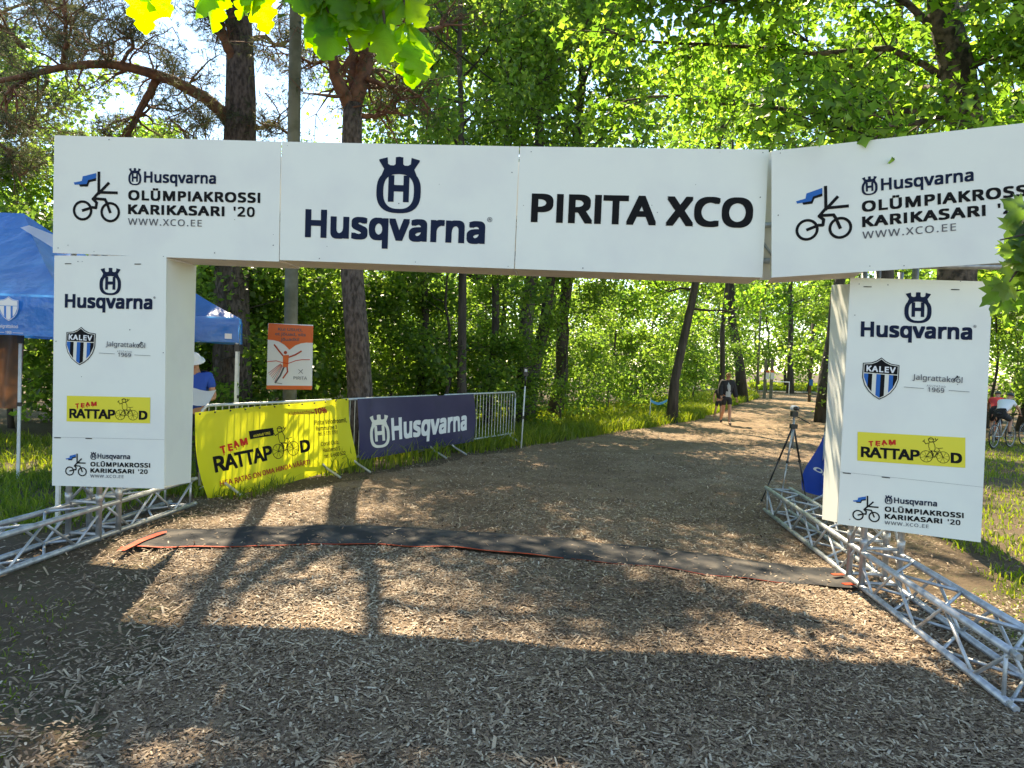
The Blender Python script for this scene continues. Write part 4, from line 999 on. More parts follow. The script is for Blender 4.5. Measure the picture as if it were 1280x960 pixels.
STAND = dict(pel=(0, 0, .93), che=(0, -.01, 1.30), nek=(0, -.01, 1.48), head=(0, -.03, 1.62), shL=(.175, 0, 1.40), elL=(.24, .02, 1.12), haL=(.27, -.06, .88), shR=(-.175, 0, 1.40), elR=(-.24, .03, 1.12), haR=(-.27, -.02, .88),
    hiL=(.09, 0, .86), knL=(.10, -.03, .48), anL=(.10, .0, .08), toL=(.12, -.15, .035), hiR=(-.09, 0, .86), knR=(-.10, -.03, .48), anR=(-.10, 0, .08), toR=(-.12, -.15, .035))
J = dict(STAND); J.update(elL=(.27, .06, 1.13), haL=(.32, -.02, .87), elR=(-.25, -.06, 1.13), haR=(-.26, -.20, .92), knL=(.08, -.12, .49), anL=(.05, -.22, .08), toL=(.05, -.37, .04), knR=(-.09, .03, .47), anR=(-.08, .28, .14), toR=(-.08, .20, .035), head=(0, -.06, 1.60))
mp = G(907, 530.5)
person('man in a cap with open black jacket over grey shirt walking up the path', (mp[0], mp[1], 0), .05, J, .935, [('shirt', 'cloth_g', 'top', {}), ('jacket', 'cloth_b', 'open', dict(grow=.045)), ('shirt_front', 'cloth_g', 'panel', {}), ('shorts', 'cloth_b', 'shorts', dict(len=.62)), ('shoe', 'cloth_b', 'shoes', {}), ('cap', 'cap', 'cap', {})])
J = dict(STAND); J.update(knR=(-.16, -.02, .48), anR=(-.2, .05, .08), toR=(-.24, -.08, .035), knL=(.07, -.1, .48), anL=(.06, -.12, .08), toL=(.07, -.27, .035), elR=(-.27, -.05, 1.13), haR=(-.30, -.16, .95))
cp = G(898, 524.5)
person('child in dark shorts with bare legs walking just behind the man', (cp[0], cp[1], 0), 0, J, .70, [('top', 'cloth_b', 'top', {}), ('shorts', 'cloth_b', 'shorts', dict(len=.6)), ('shoe', 'skin', 'shoes', {})])
J = dict(STAND); J.update(head=(0, -.09, 1.595), nek=(0, -.03, 1.47), face=(.1, -.93, -.35), elL=(.25, -.02, 1.13), haL=(.10, -.27, 1.12), elR=(-.25, .0, 1.12), haR=(-.10, -.27, 1.12))
op = PX(244.5, 470, 9.9)
person('official in white sun hat and blue shirt reading papers behind the yellow banner', (op[0], 9.9, 0), .1, J, .985, [('shirt', 'cloth_bl', 'top', dict(grow=.012)), ('trousers', 'cloth_b', 'shorts', dict(len=1.9)), ('shoe', 'cloth_b', 'shoes', {}), ('sun_hat', 'cloth_w', 'hat', {})])
g = Geo(); V = []; 
for j in range(6):
    for i in range(8): V.append((op[0]-.12+i*.065, 9.9-.42+j*.05+.0*i, 1.06+j*.035+.02*math.sin(i*.9)))
g.add(V, [(j*8+i, j*8+i+1, (j+1)*8+i+1, (j+1)*8+i) for j in range(5) for i in range(7)]); o = g.build('papers', MT['paper'], None, smooth=True); tagp(o, "open white papers held in the official's hands above the banner", 'papers')
def bicycle(label, loc, rz, fm, sc=1.):
    """local +X is forward"""
    r = thing('bicycle', label, 'bicycle', loc, None, rz); r.scale = (sc,)*3; r0 = loc; Z = np.array(loc)
    for x in (-.5, .52):
        t = np.linspace(0, 2*math.pi, 29); c = Z+[x, 0, .34]
        w_ = Geo().tube([c+[.318*math.cos(a), 0, .318*math.sin(a)] for a in t], .021, 6, False).build('wheel', MT['plastic'], r, smooth=True)
        Geo().tube([c+[.29*math.cos(a), 0, .29*math.sin(a)] for a in t], .009, 5, False).build('rim', MT['alu'], w_)
        g = Geo()
        for a in range(16): g.tube([c, c+[.29*math.cos(a*.3927), 0, .29*math.sin(a*.3927)]], .0022, 3, False)
        g.build('spokes', MT['alu'], w_); Geo().tube([c+[0, -.05, 0], c+[0, .05, 0]], .022, 8).build('hub', MT['alu'], w_)
    P = dict(b=(-.06, 0, .32), s=(-.2, 0, .82), h=(.36, 0, .84), h2=(.38, 0, .76), r=(-.5, 0, .34), f=(.52, 0, .34)); P = {k: Z+np.array(v) for k, v in P.items()}
    for a, b in (('b', 's'), ('b', 'h2'), ('s', 'h'), ('r', 'b'), ('r', 's')): shade(Geo().tube([P[a], P[b]], .016, 7).build('frame_tube', MT[fm], r))
    shade(Geo().tube([P['h'], P['h2'], P['f']], .017, 7).build('fork', MT[fm], r)); shade(Geo().tube([P['s'], P['s']+[-.02, 0, .14]], .012, 6).build('seat_post', MT['plastic'], r))
    Geo().ball(P['s']+[-.03, 0, .16], .1, 10, 6, (1.35, .65, .28)).build('saddle', MT['plastic'], r, smooth=True)
    Geo().tube([P['h'], P['h']+[.05, 0, .12]], .013, 6).build('stem', MT['plastic'], r); Geo().tube([P['h']+[.02, -.31, .13], P['h']+[.05, 0, .12], P['h']+[.02, .31, .13]], .012, 6).build('handlebar', MT['plastic'], r)
    for y, s_ in ((-.08, 1), (.08, -1)): q = Geo().tube([P['b']+[0, y*.5, 0], P['b']+[.11*s_, y, -.13*s_]], .011, 5).build('crank', MT['alu'], r); Geo().box(P['b']+[.11*s_, y*1.7, -.13*s_], (.09, .09, .02)).build('pedal', MT['plastic'], q)
    return r
RIDE = dict(pel=(0, .22, .98), che=(0, -.10, 1.22), nek=(0, -.24, 1.34), head=(0, -.33, 1.44), face=(0, -.95, -.25), shL=(.17, -.16, 1.28), elL=(.24, -.34, 1.12), haL=(.24, -.45, .99), shR=(-.17, -.16, 1.28), elR=(-.24, -.34, 1.12), haR=(-.24, -.45, .99),
    hiL=(.09, .18, .92), knL=(.10, -.10, .62), anL=(.12, .02, .26), toL=(.12, -.12, .21), hiR=(-.09, .18, .92), knR=(-.10, -.24, .80), anR=(-.12, -.10, .48), toR=(-.12, -.24, .44))
for (px_, py_, az, fm, lb, lb2, top, hl) in ((1252, 560, .62, 'alu', 'bicycle ridden by the cyclist in white on the lawn', 'cyclist in white shirt and black shorts riding on the lawn right of the arch', 'cloth_w', 'plastic'),
        (1243, 553, .95, 'orange', 'bicycle partly hidden behind the pillar under the rider in red', 'cyclist in red partly hidden behind the right pillar', 'cloth_r', 'plastic'), (1292, 556, .5, 'red', 'bicycle at the right edge of the photo with only its rear wheel showing', 'cyclist in orange at the right edge of the photo', 'otape', 'plastic')):
    q = G(px_, py_)
    bicycle(lb, tuple(q), az, fm, .9)
    person(lb2, tuple(q), az+math.pi/2, RIDE, .9, [('shirt', top, 'top', dict(grow=.01)), ('shorts', 'cloth_b', 'shorts', dict(len=.9)), ('shoe', 'cloth_b', 'shoes', {}), ('helmet', hl, 'helmet', {})])

# ------------------------------------------------------------------ trees
def unit(v): return v/(np.linalg.norm(v, axis=-1, keepdims=True)+1e-9)
def leafcloud(r, C, n, spread, size, kind='rhomb', flat=.6, sp=None):
    """n leaves scattered round the cluster centres C"""
    C = np.asarray(C); i = r.integers(0, len(C), n); p = C[i]+r.normal(0, 1, (n, 3))*np.array(spread)
    d = unit(r.normal(0, 1, (n, 3))+[0, 0, -.45]); nrm = unit(r.normal(0, flat, (n, 3))+[0, 0, 1]); s_ = unit(np.cross(d, nrm)); nrm = np.cross(s_, d)
    L = size*r.uniform(.65, 1.3, n)[:, None]
    if kind == 'rhomb':
        prof = [(0, 0, 0), (.5, .42, .1), (1, 0, 0), (.5, -.42, .1)]; q = np.array([[0, 1, 2], [0, 2, 3]])
    elif kind == 'lobed':   # maple-like leaf, folded a little on the midrib
        prof = [(0, 0, 0), (.1, .32, .06), (.34, .22, .04), (.42, .56, .12), (.62, .24, .04), (1, 0, -.05), (.62, -.24, .04), (.42, -.56, .12), (.34, -.22, .04), (.1, -.32, .06)]
        q = np.array([[0, i_, i_+1] for i_ in range(1, 9)])
    elif kind == 'needle':
        prof = None
    if kind == 'needle':   # tufts: spikes in a fan
        k = 7; V = np.zeros((n, k*3, 3))
        for j in range(k):
            dd = unit(d+r.normal(0, .75, (n, 3))); ss = unit(np.cross(dd, r.normal(0, 1, (n, 3))))
            V[:, j*3] = p-ss*L*.035; V[:, j*3+1] = p+ss*L*.035; V[:, j*3+2] = p+dd*L
        F = (np.arange(k*3).reshape(k, 3)[None]+k*3*np.arange(n)[:, None, None]).reshape(-1, 3); return V.reshape(-1, 3), F, np.repeat(r.random(n), k)
    m = len(prof); V = np.stack([p+L*(a*d+b*s_+c*nrm) for a, b, c in prof], 1)
    F = (q[None]+m*np.arange(n)[:, None, None]).reshape(-1, 3); return V.reshape(-1, 3), F, np.repeat(r.random(n), len(q))
def trunkline(base, top, wob, n=9, r=None):
    t = np.linspace(0, 1, n)[:, None]; r = r or rng; p = base*(1-t)+top*t; w_ = np.cumsum(r.normal(0, wob, (n, 3)), 0); w_ -= t*w_[-1]; w_[:, 2] *= .3; return p+w_
def tree(label, base, H, r0, lean=(0, 0), z0=.35, rad=3., nl=16, leaves=16000, size=.12, m='leaf', bark='bark', kind='rhomb', group=None, seed=1, name='broadleaf_tree', cat='tree', prof=None, up_=.35, spread=(.3, .3, .22), wob=.1, sub=4, flat=.6, az=None, limbr=.32):
    r = np.random.default_rng(seed); root = thing(name, label, cat, tuple(base), group); base = np.array(base, float)
    top = base+np.array([lean[0], lean[1], H]); T = trunkline(base, top, wob, 10, r); g = Geo()
    rr = r0*(1-np.linspace(0, 1, 10)**1.2*.82); rr[0] *= 1.35
    T2 = T.copy(); T2[0][2] -= .1; g.tube(T2, rr, 12 if r0 > .12 else 8)
    C = []
    for i in range(nl):
        t = z0+(1-z0)*((i+.5)/nl)**.9; f = t*9; j = min(int(f), 8); p = T[j]*(1-(f-j))+T[j+1]*(f-j)
        a = (i*2.4+r.uniform(-.4, .4)) if az is None else r.uniform(*az)
        s_ = (t-z0)/(1-z0); pr = (prof or (lambda s: math.sin(math.pi*min(1, .25+s*.72))))(s_); L = rad*pr*r.uniform(.75, 1.15)
        e = up_+.5*s_+r.uniform(-.15, .2); d = np.array([math.cos(a)*math.cos(e), math.sin(a)*math.cos(e), math.sin(e)])
        tt = np.linspace(0, 1, 6)[:, None]; pts = p+d*L*tt+np.array([0, 0, -.12*L])*tt**2+np.vstack([[0, 0, 0], np.cumsum(r.normal(0, .05*L, (5, 3)), 0)])
        rl = max(.012, r0*limbr*(1-s_*.6)); g.tube(pts, np.linspace(rl, rl*.25, 6), 6)
        C += [pts[3], pts[4], pts[5]]
        for k in range(sub):
            q = r.uniform(.3, 1); f2 = q*5; j2 = min(int(f2), 4); b = pts[j2]*(1-(f2-j2))+pts[j2+1]*(f2-j2); d2 = unit(d+r.normal(0, .75, 3)+[0, 0, .1]); l2 = L*r.uniform(.25, .5)
            e2 = np.array([b+d2*l2*x+np.array([0, 0, -.1*l2])*x*x for x in (0, .33, .66, 1)]); g.tube(e2, np.linspace(rl*.45, .006, 4), 5, False); C += [e2[1], e2[2], e2[3], e2[3]]
    g.build('trunk', MT[bark], root, smooth=True)
    # trunk and its limbs are one mesh; the crown is the leaves
    if leaves:
        v, f, t = leafcloud(r, C, leaves, spread, size, kind, flat); meshobj('crown', v, f, MT[m], root, tint=t)
    return root
def clone(src, loc, rz, sc, label, group):
    c = copy_tree(src); c.location = loc; c.rotation_euler = (0, 0, rz); c.scale = (sc[0], sc[0], sc[1]); c['label'] = label
    if group: c['group'] = group
    return c
def gp(x, Y): return np.array([PX(x, 450, Y)[0], Y, 0.])

# the two pines behind the left half of the beam
def pine(label, base, T, radii, limbs, seed, tufts, size=.16, up=None):
    """T: trunk points, limbs: list of (points, r0, r1); needles round the limb ends and twigs"""
    r = np.random.default_rng(seed); root = thing('pine_tree', label, 'tree', tuple(base)); g = Geo(); T = np.array(T); g.tube(T, radii, 16); C = []
    low = Geo()
    for pts, a, b in limbs:
        pts = np.array(pts); n = 14; f = np.linspace(0, len(pts)-1, n); P = np.array([pts[int(min(q, len(pts)-2))]*(1-(q-int(min(q, len(pts)-2))))+pts[int(min(q, len(pts)-2))+1]*(q-int(min(q, len(pts)-2))) for q in f])
        P[1:-1] = (P[:-2]+P[1:-1]*2+P[2:])/4; P[1:]+= np.cumsum(r.normal(0, .018, (n-1, 3)), 0)
        low.tube(P, np.linspace(a, b, n), 9)
        L = np.linalg.norm(P[-1]-P[0])
        for k in range(int(9+L*5)):
            q = r.uniform(.22, 1); j = int(q*(n-2)); d0 = unit(P[j+1]-P[j]); d2 = unit(d0*.5+r.normal(0, .7, 3)+[0, 0, .12]); l2 = r.uniform(.35, 1.1)*(1.2-.4*q)
            e = [P[j]]
            for x in range(5): e.append(e[-1]+d2*l2/5+r.normal(0, .035, 3)); d2 = unit(d2+r.normal(0, .25, 3))
            low.tube(e, np.linspace(b*.5+.008, .006, 6), 5, False)
            C += [e[3], e[4], e[5], e[5]]
            for k2 in range(3):
                j3 = r.integers(2, 6); d3 = unit(d2+r.normal(0, .9, 3)); e3 = [e[j3]+d3*l2*.45*x for x in (0, .5, 1)]; low.tube(e3, [.008, .006, .004], 4, False); C += [e3[1], e3[2], e3[2]]
    g.build('trunk', MT['barkp'], root, smooth=True); low.build('limbs', MT['barkr'], root, smooth=True)
    v, f, t = leafcloud(r, C, tufts, (.10, .10, .07), size, 'needle'); meshobj('needles', v, f, MT['needle'], root, tint=t); return root
Y = 14.5; q = lambda x, y, dy=0.: PX(x, y, Y+dy)
b = gp(292, Y)
T = [b-[0, 0, .1], q(290, 420), q(289, 345), q(294, 260), q(300, 175), q(301, 120), q(300, 60), q(297, -40), q(300, -150), q(297, -260)]
limbs = [([q(292, 160), q(262, 125, -.2), q(232, 108, -.4), q(195, 92, -.7), q(150, 78, -1.), q(100, 76, -1.3), q(50, 90, -1.5), q(10, 104, -1.7), q(-50, 112, -2)], .125, .03),
    ([q(196, 98, -.6), q(185, 122, -.6), q(172, 150, -.4), q(160, 178, -.3), q(150, 215, -.2)], .075, .04),
    ([q(78, 78, -1.2), q(80, 52, -1.5), q(84, 30, -1.6), q(80, -10, -1.8)], .05, .02), ([q(45, 92, -1.5), q(20, 110, -1.4), q(8, 135, -1.2), q(14, 160, -1.)], .04, .015),
    ([q(140, 78, -1.), q(118, 55, -.6), q(96, 36, -.2), q(70, 20, .3)], .04, .015), ([q(150, 80, -1), q(160, 62, -1.3), q(162, 50, -1.5), q(140, 35, -1.8)], .035, .015),
    ([q(299, 90), q(285, 65, -.2), q(272, 42, -.4), q(262, 10, -.5), q(240, -30, -.7)], .10, .04), ([q(301, 140), q(325, 165, .3), q(345, 150, .6), q(360, 168, .9)], .05, .02),
    ([q(300, 60), q(330, 45, .4), q(352, 60, .7), q(372, 48, 1.0)], .06, .02), 
    ([q(298, -20), q(220, -40, -.8), q(120, -60, -1.6), q(20, -50, -2.2)], .08, .02), ([q(298, -120), q(240, -160, .8), q(180, -170, 1.2)], .06, .02), ([q(298, -220), q(270, -270, -.8), q(230, -290, -1.2)], .05, .02), ([q(298, -230), q(330, -280, .6)], .05, .02),
    ([q(285, 200, -.1), q(250, 190, -.5), q(215, 150, -.8)], .04, .012), ([q(30, 60, -3), q(-10, 20, -3.5), q(-60, 0, -4)], .04, .02), ([q(120, 20, 1), q(60, 0, 1.2), q(10, 10, 1.4), q(-40, 30, 1.8)], .04, .02), ([q(60, 100, 0), q(40, 140, .3), q(20, 180, .6), q(-20, 210, 1)], .03, .012), ([q(0, 110, -1), q(-20, 150, -1), q(10, 200, -.6), q(30, 240, -.4)], .03, .012)]
pine('large pine with a long crooked limb reaching left above the arch', b, T, [.42, .33, .31, .30, .29, .27, .24, .2, .15, .08], limbs, 3, 15000, .13)
Y = 13.; q = lambda x, y, dy=0.: PX(x, y, Y+dy); b = gp(452, Y)
T = [b-[0, 0, .1], q(450, 490), q(446, 420), q(440, 340), q(439, 250), q(440, 175), q(441, 130)]
limbs = [([q(440, 140), q(428, 115, -.1), q(418, 95, -.2), q(410, 60, -.3), q(395, 20, -.5), q(385, -40, -.7)], .12, .06), ([q(441, 136), q(452, 105, .1), q(462, 85, .2), q(468, 50, .3), q(462, 0, .4), q(470, -80, .5), q(465, -200, .5)], .14, .07),
    ([q(441, 140), q(440, 110, .2), q(442, 80, .4), q(436, 20, .6), q(425, -60, .8)], .11, .05), ([q(458, 96), q(478, 108, .2), q(505, 112, .3), q(518, 125, .3), q(530, 135, .3)], .05, .02), ([q(452, 145), q(480, 142, .2), q(498, 146, .4)], .05, .02),
    ([q(470, 30), q(495, 25, .8), q(530, 38, 1.8), q(560, 30, 2.4), q(585, 18, 3.)], .06, .03), ([q(392, 10), q(370, -10, -.4), q(340, 5, -.8)], .04, .015), ([q(410, 70), q(395, 85, 0), q(378, 80, .2), q(370, 95, .3)], .03, .012),
    ([q(430, -40), q(400, -90, .6), q(360, -100, .8)], .05, .02), ([q(470, -80), q(520, -110, .2), q(560, -100, .4)], .05, .02), ([q(466, -190), q(430, -240, -.5)], .04, .02), ([q(466, -190), q(510, -240, .5)], .04, .02)]
pine('pine with a dark straight trunk forking into reddish limbs behind the crowned emblem board', b, T, [.27, .215, .20, .19, .175, .17, .16], limbs, 4, 2800, .13)

# maple at the right with bright leaves hanging over the right half of the beam
mb = gp(1188, 8.8)
mpl = thing('maple_tree', 'maple with lichen-covered trunk and bright leaves spreading over the right boards', 'tree', tuple(mb)); r = np.random.default_rng(11); g = Geo(); Y = 7.6; q = lambda x, y, dy=0.: PX(x, y, Y+dy)
T = [mb-[0, 0, .1], mb+[0, 0, .25], q(1190, 560), q(1194, 400), q(1200, 250), q(1206, 160), q(1198, 90), q(1180, 20), q(1170, -80), q(1165, -200), q(1150, -330)]
g.tube(T, [.28, .2, .19, .18, .17, .165, .155, .14, .12, .10, .07], 14); C = []
LB = [([q(1200, 110), q(1120, 60, .3), q(1040, 70, .6), q(960, 60, .9), q(870, 50, 1.1), q(800, 45, 1.2), q(765, 30, 1.3)], .045), ([q(1203, 150), q(1130, 135, .5), q(1060, 142, .9), q(980, 135, 1.2), q(900, 128, 1.5), q(820, 112, 1.7), q(762, 120, 1.8)], .042),
    ([q(1196, 60), q(1100, 0, .2), q(1000, -10, .3), q(900, 10, .5), q(850, 0, .7)], .05), ([q(1206, 85), q(1240, 70, -.2), q(1300, 60, -.5), q(1380, 40, -.8)], .045), ([q(1185, 30), q(1240, -10, .4), q(1320, -30, .8), q(1400, -20, 1)], .05),
    ([q(1204, 140), q(1150, 150, -.6), q(1100, 160, -1.), q(1040, 150, -1.3)], .04), ([q(1203, 170), q(1250, 150, .8), q(1300, 130, 1.6), q(1360, 150, 2)], .045), ([q(1198, 120), q(1120, 100, 1.2), q(1040, 80, 2.2), q(960, 20, 3)], .05), ([q(1170, -60), q(1080, -90, .3), q(980, -100, .6), q(880, -70, .9)], .05),
    ([q(1170, -80), q(1260, -120, .3), q(1380, -140, .6)], .05), ([q(1165, -150), q(1100, -220, 0), q(1020, -260, 0)], .04), ([q(1160, -220), q(1240, -290, .5), q(1330, -330, .8)], .04), ([q(1155, -280), q(1100, -380, -.3)], .035), ([q(1208, 230), q(1270, 240, .8), q(1330, 300, 1.5), q(1400, 330, 2)], .04), ([q(1206, 270, .1), q(1290, 330, .7), q(1340, 380, 1.1)], .035), ([q(1170, -90), q(1120, -160, -1.2), q(1060, -240, -2.2)], .05), ([q(1185, -40), q(1240, -80, -1.2), q(1320, -160, -2.2)], .05)]
for pts, a in LB:
    pts = np.array(pts); n = 12; f = np.linspace(0, len(pts)-1, n); P = np.array([pts[min(int(x), len(pts)-2)]*(1-(x-min(int(x), len(pts)-2)))+pts[min(int(x), len(pts)-2)+1]*(x-min(int(x), len(pts)-2)) for x in f]); P[1:] += np.cumsum(r.normal(0, .02, (n-1, 3)), 0)
    g.tube(P, np.linspace(a*.8, .012, n), 7)
    for k in range(20):
        j = r.integers(2, n); d = unit((P[min(j, n-1)]-P[j-1])*1.+r.normal(0, .12, 3)+r.normal(0, .1, 3)*[1, 1, .7]); d = unit(d+r.normal(0, .6, 3)*[1, 1, .7]); l = r.uniform(.3, .8); e = [P[j], P[j]+d*l*.5+r.normal(0, .02, 3), P[j]+d*l+[0, 0, -.05*l]]; g.tube(e, [.010, .007, .004], 4, False); C += [e[1], e[2], e[2], (e[1]+e[2])/2]
g.build('trunk', MT['barkl'], mpl, smooth=True)
C = np.array(C); pj = np.array([proj(c) for c in C]); ok = ~((pj[:, 1] > 178-(np.clip(pj[:, 0]-960, 0, 400))*.10) & (pj[:, 0] < 1215) & (C[:, 1] < 6.9)); C = C[ok]
v, f, t = leafcloud(r, C, 17500, (.15, .15, .12), .098, 'lobed', .8); meshobj('crown', v, f, MT['leafy'], mpl, tint=t)

# broadleaf trees of the wood; each prototype crown is shared by its copies
GW = 'broadleaf trees of the wood behind the arch'
protoA = tree('slender dark double trunk behind the bare barrier, left stem', gp(644, 19.5), 12.5, .2, lean=(.7, .4), z0=.30, rad=3.6, nl=20, leaves=11500, size=.135, seed=21, group=GW, m='leaf')
protoB = tree('dark leaning trunk behind the bare barrier, right stem of the pair', gp(667, 20.5), 12.5, .18, lean=(1.4, .6), z0=.32, rad=3.4, nl=18, leaves=10500, size=.135, seed=22, group=GW, m='leaf')
tb = G(838, 529); protoC = tree('slim leaning dark tree at the grass edge left of the walking man', tb, 12, .15, lean=(1.5, .3), z0=.27, rad=3.4, nl=18, leaves=8500, size=.135, seed=23, group=GW, m='leafy', wob=.06)
protoD = tree('slim straight trunk with a light crown at the right end of the navy banner', gp(606, 19), 12, .11, lean=(.3, .5), z0=.42, rad=2.9, nl=15, leaves=7500, size=.13, seed=24, group=GW, m='leaf', wob=.09)
protoY = tree('young leafy tree standing nearest behind the last letters of the navy banner', gp(560, 17.5), 5.2, .05, z0=.12, rad=1.9, nl=16, leaves=6500, size=.115, seed=31, group='young trees and bushes of the undergrowth', name='young_tree', m='leaf', spread=(.22, .22, .18), up_=.25)
protoZ = tree('dense leafy bush at the foot of the dark pine trunk on its right side', gp(480, 18.5), 3.4, .04, z0=.05, rad=1.8, nl=14, leaves=6500, size=.11, seed=32, group='young trees and bushes of the undergrowth', name='bush', cat='bush', m='leaf', spread=(.24, .24, .18), up_=.3)
for (x, Y, k, rz, sc, lab) in (
    (527, 18.5, 3, 1.0, (.9, .95), 'thin dark trunk above the navy banner'), (587, 16.8, 3, 2.2, (1, 1.05), 'grey trunk above the right end of the navy banner'), (500, 22, 3, 4.1, (.8, 1.0), 'very thin trunk right of the dark pine'),
    (622, 23, 3, 5.1, (.8, 1.05), 'thin trunk just left of the double trunk'), 
    (395, 22, 3, 1.7, (.8, .62), 'low tree behind the orange poster'), (925, 42, 1, 2.7, (1.5, 1.5), 'thick trunk behind the walking man'), (905, 34, 3, 3.6, (1.1, 1.3), 'sunlit tree over the walking man'),
    (1035, 27, 1, .2, (1.3, 1.1), 'big trunk leaning left beside the inner edge of the right pillar'), (990, 60, 2, 1.2, (1.6, 1.5), 'bright tree over the far end of the path'), (1120, 20, 0, 2.9, (1.1, 1.2), 'tree hidden behind the right pillar board'),
    (1290, 26, 1, 4.4, (1.1, 1.1), 'dark tree beyond the cyclists at the right edge'), (40, 24, 1, 3.9, (1.05, .75), 'dark tree behind the near blue tent'), (-40, 19, 0, .9, (1., .75), 'leafy tree at the far left behind the tents'), (150, 27, 2, 5.4, (1.1, .75), 'sunlit tree behind the left end of the beam'),
    (690, 22.5, 0, 5.8, (1, 1.1), 'dark tree close behind the pair of trunks on their right'), (610, 24, 0, 3.3, (1.0, 1.05), 'dark tree with crown rising between the emblem board and the word sign')):
    src = (protoA, protoB, protoC, protoD)[k]; clone(src, tuple(gp(x, Y)), rz, sc, lab, GW)
UG = 'young trees and bushes of the undergrowth'; r = np.random.default_rng(41)
PHR = [(-1e9, 'beyond the left edge behind the tents'), (0, 'at the left edge behind the near tent'), (40, 'above the near tent roof'), (90, 'hidden behind the left pillar'), (200, 'just right of the left pillar over the far tent roof'), (262, 'above the corner of the far tent'), (284, 'in front of the large pine trunk'), (291, 'between the far tent leg and the orange poster'), (318, 'left of the wooden pole'), (345, 'behind the orange poster'), (372, 'just right of the orange poster'), (395, 'above the right end of the yellow banner'), (425, 'left of the dark pine trunk'), (447, 'behind the dark pine trunk'), (470, 'right of the dark pine trunk'), (490, 'above the white emblem of the navy banner'), (515, 'above the first letters of the navy banner'), (545, 'above the last letters of the navy banner'), (580, 'above the right edge of the navy banner'), (605, 'over the bare barrier bars'), (620, 'beside the thin timing pole'), (645, 'behind the double trunk'), (675, 'just right of the double trunk'), (695, 'a little right of the double trunk'), (720, 'midway between the double trunk and the leaning tree'), (750, 'in the brightest part of the clearing'), (780, 'a little left of the leaning tree'), (805, 'just left of the leaning tree'), (835, 'behind the leaning tree'), (865, 'left of the walking man'), (895, 'behind the walking man'), (950, 'at the far end of the path'), (1000, 'beside the far signs'), (1050, 'beyond the tripod, behind the right pillar'), (1095, 'hidden behind the right board'), (1230, 'behind the cyclists'), (1260, 'right of the cyclists'), (1300, 'beyond the right edge')]
USED = set()
und = [(263, 14.0, .85), (255, 15.5, 1.1), (300, 17, 1.1), (335, 16.5, 1.), (380, 18, .85), (412, 20, .7), (440, 22, .7), (500, 21, .6), (530, 19, .5), (575, 20, .55), (610, 21.5, .6), (632, 18.8, .55), (700, 21.5, .8), (730, 24, .8), (760, 26, .9), (790, 28, .9), (815, 31, 1.), (845, 35, 1.), (870, 38, 1.),
       (455, 28, 1.1), (520, 30, 1.1), (585, 32, 1.2), (650, 30, 1.1), (740, 34, 1.2), (20, 15.5, 1.), (60, 17.5, .9), (110, 18.5, .9), (160, 17, 1.1), (210, 17.5, 1.1), (-30, 14, 1.), (270, 21, 1.2), (360, 25, 1.1), (1240, 27, 1.2), (1265, 29, 1.2), (1310, 25, 1.2), (1100, 26, 1.), (1060, 40, 1.1), (960, 62, 1.), (1010, 66, 1.), (1080, 64, 1.), (985, 76, 1.5), (1030, 78, 1.5), (950, 74, 1.4), (900, 55, 1.), (855, 45, 1.), (680, 36, 1.3), (480, 36, 1.3), (550, 38, 1.4), (400, 34, 1.2)]
for i, (x, Y, hs) in enumerate(und):
    src = (protoY, protoZ)[i % 2] if Y < 50 else protoY; s_ = r.uniform(.9, 1.15)*(1 if Y < 40 else 1.8)*max(hs, .75); ph = [p for a, p in PHR if a <= x][-1]; lab = ('young leafy tree ' if src is protoY else 'leafy bush ')+ph
    for ex in ('', ', the farther one', ', the farthest one'):
        if lab+ex not in USED: lab += ex; break
    USED.add(lab)
    clone(src, (gp(x, Y)[0], Y, -.05), r.uniform(0, 6.28), (s_, s_*r.uniform(.85, 1.15)*hs/max(hs, .75)), lab, UG)
# far wood reading as one mass
r = np.random.default_rng(51); P = []
for i in range(900):
    a = r.uniform(-.95, .95); Y = r.uniform(46, 85); x = a*Y; top = 9 if a < -.2 else 22
    if -.0 < (a-.33) < .10 and Y < 69: continue
    P.append((x, Y+ (12 if .25 < a < .5 else 0), top*r.beta(1.15, 1.2)))
v, f, t = leafcloud(r, P, 60000, (1.6, 1.6, 1.2), .42, 'rhomb', .7); o = meshobj('far_wood', v, f, MT['leaf'], None, tint=t); tagp(o, 'mass of distant trees closing the view behind the wood', 'wood', kind='stuff')
for (x, Y) in ((700, 48), (560, 44), (780, 52), (640, 55), (480, 50), (1000, 75), (1080, 70)):
    pass

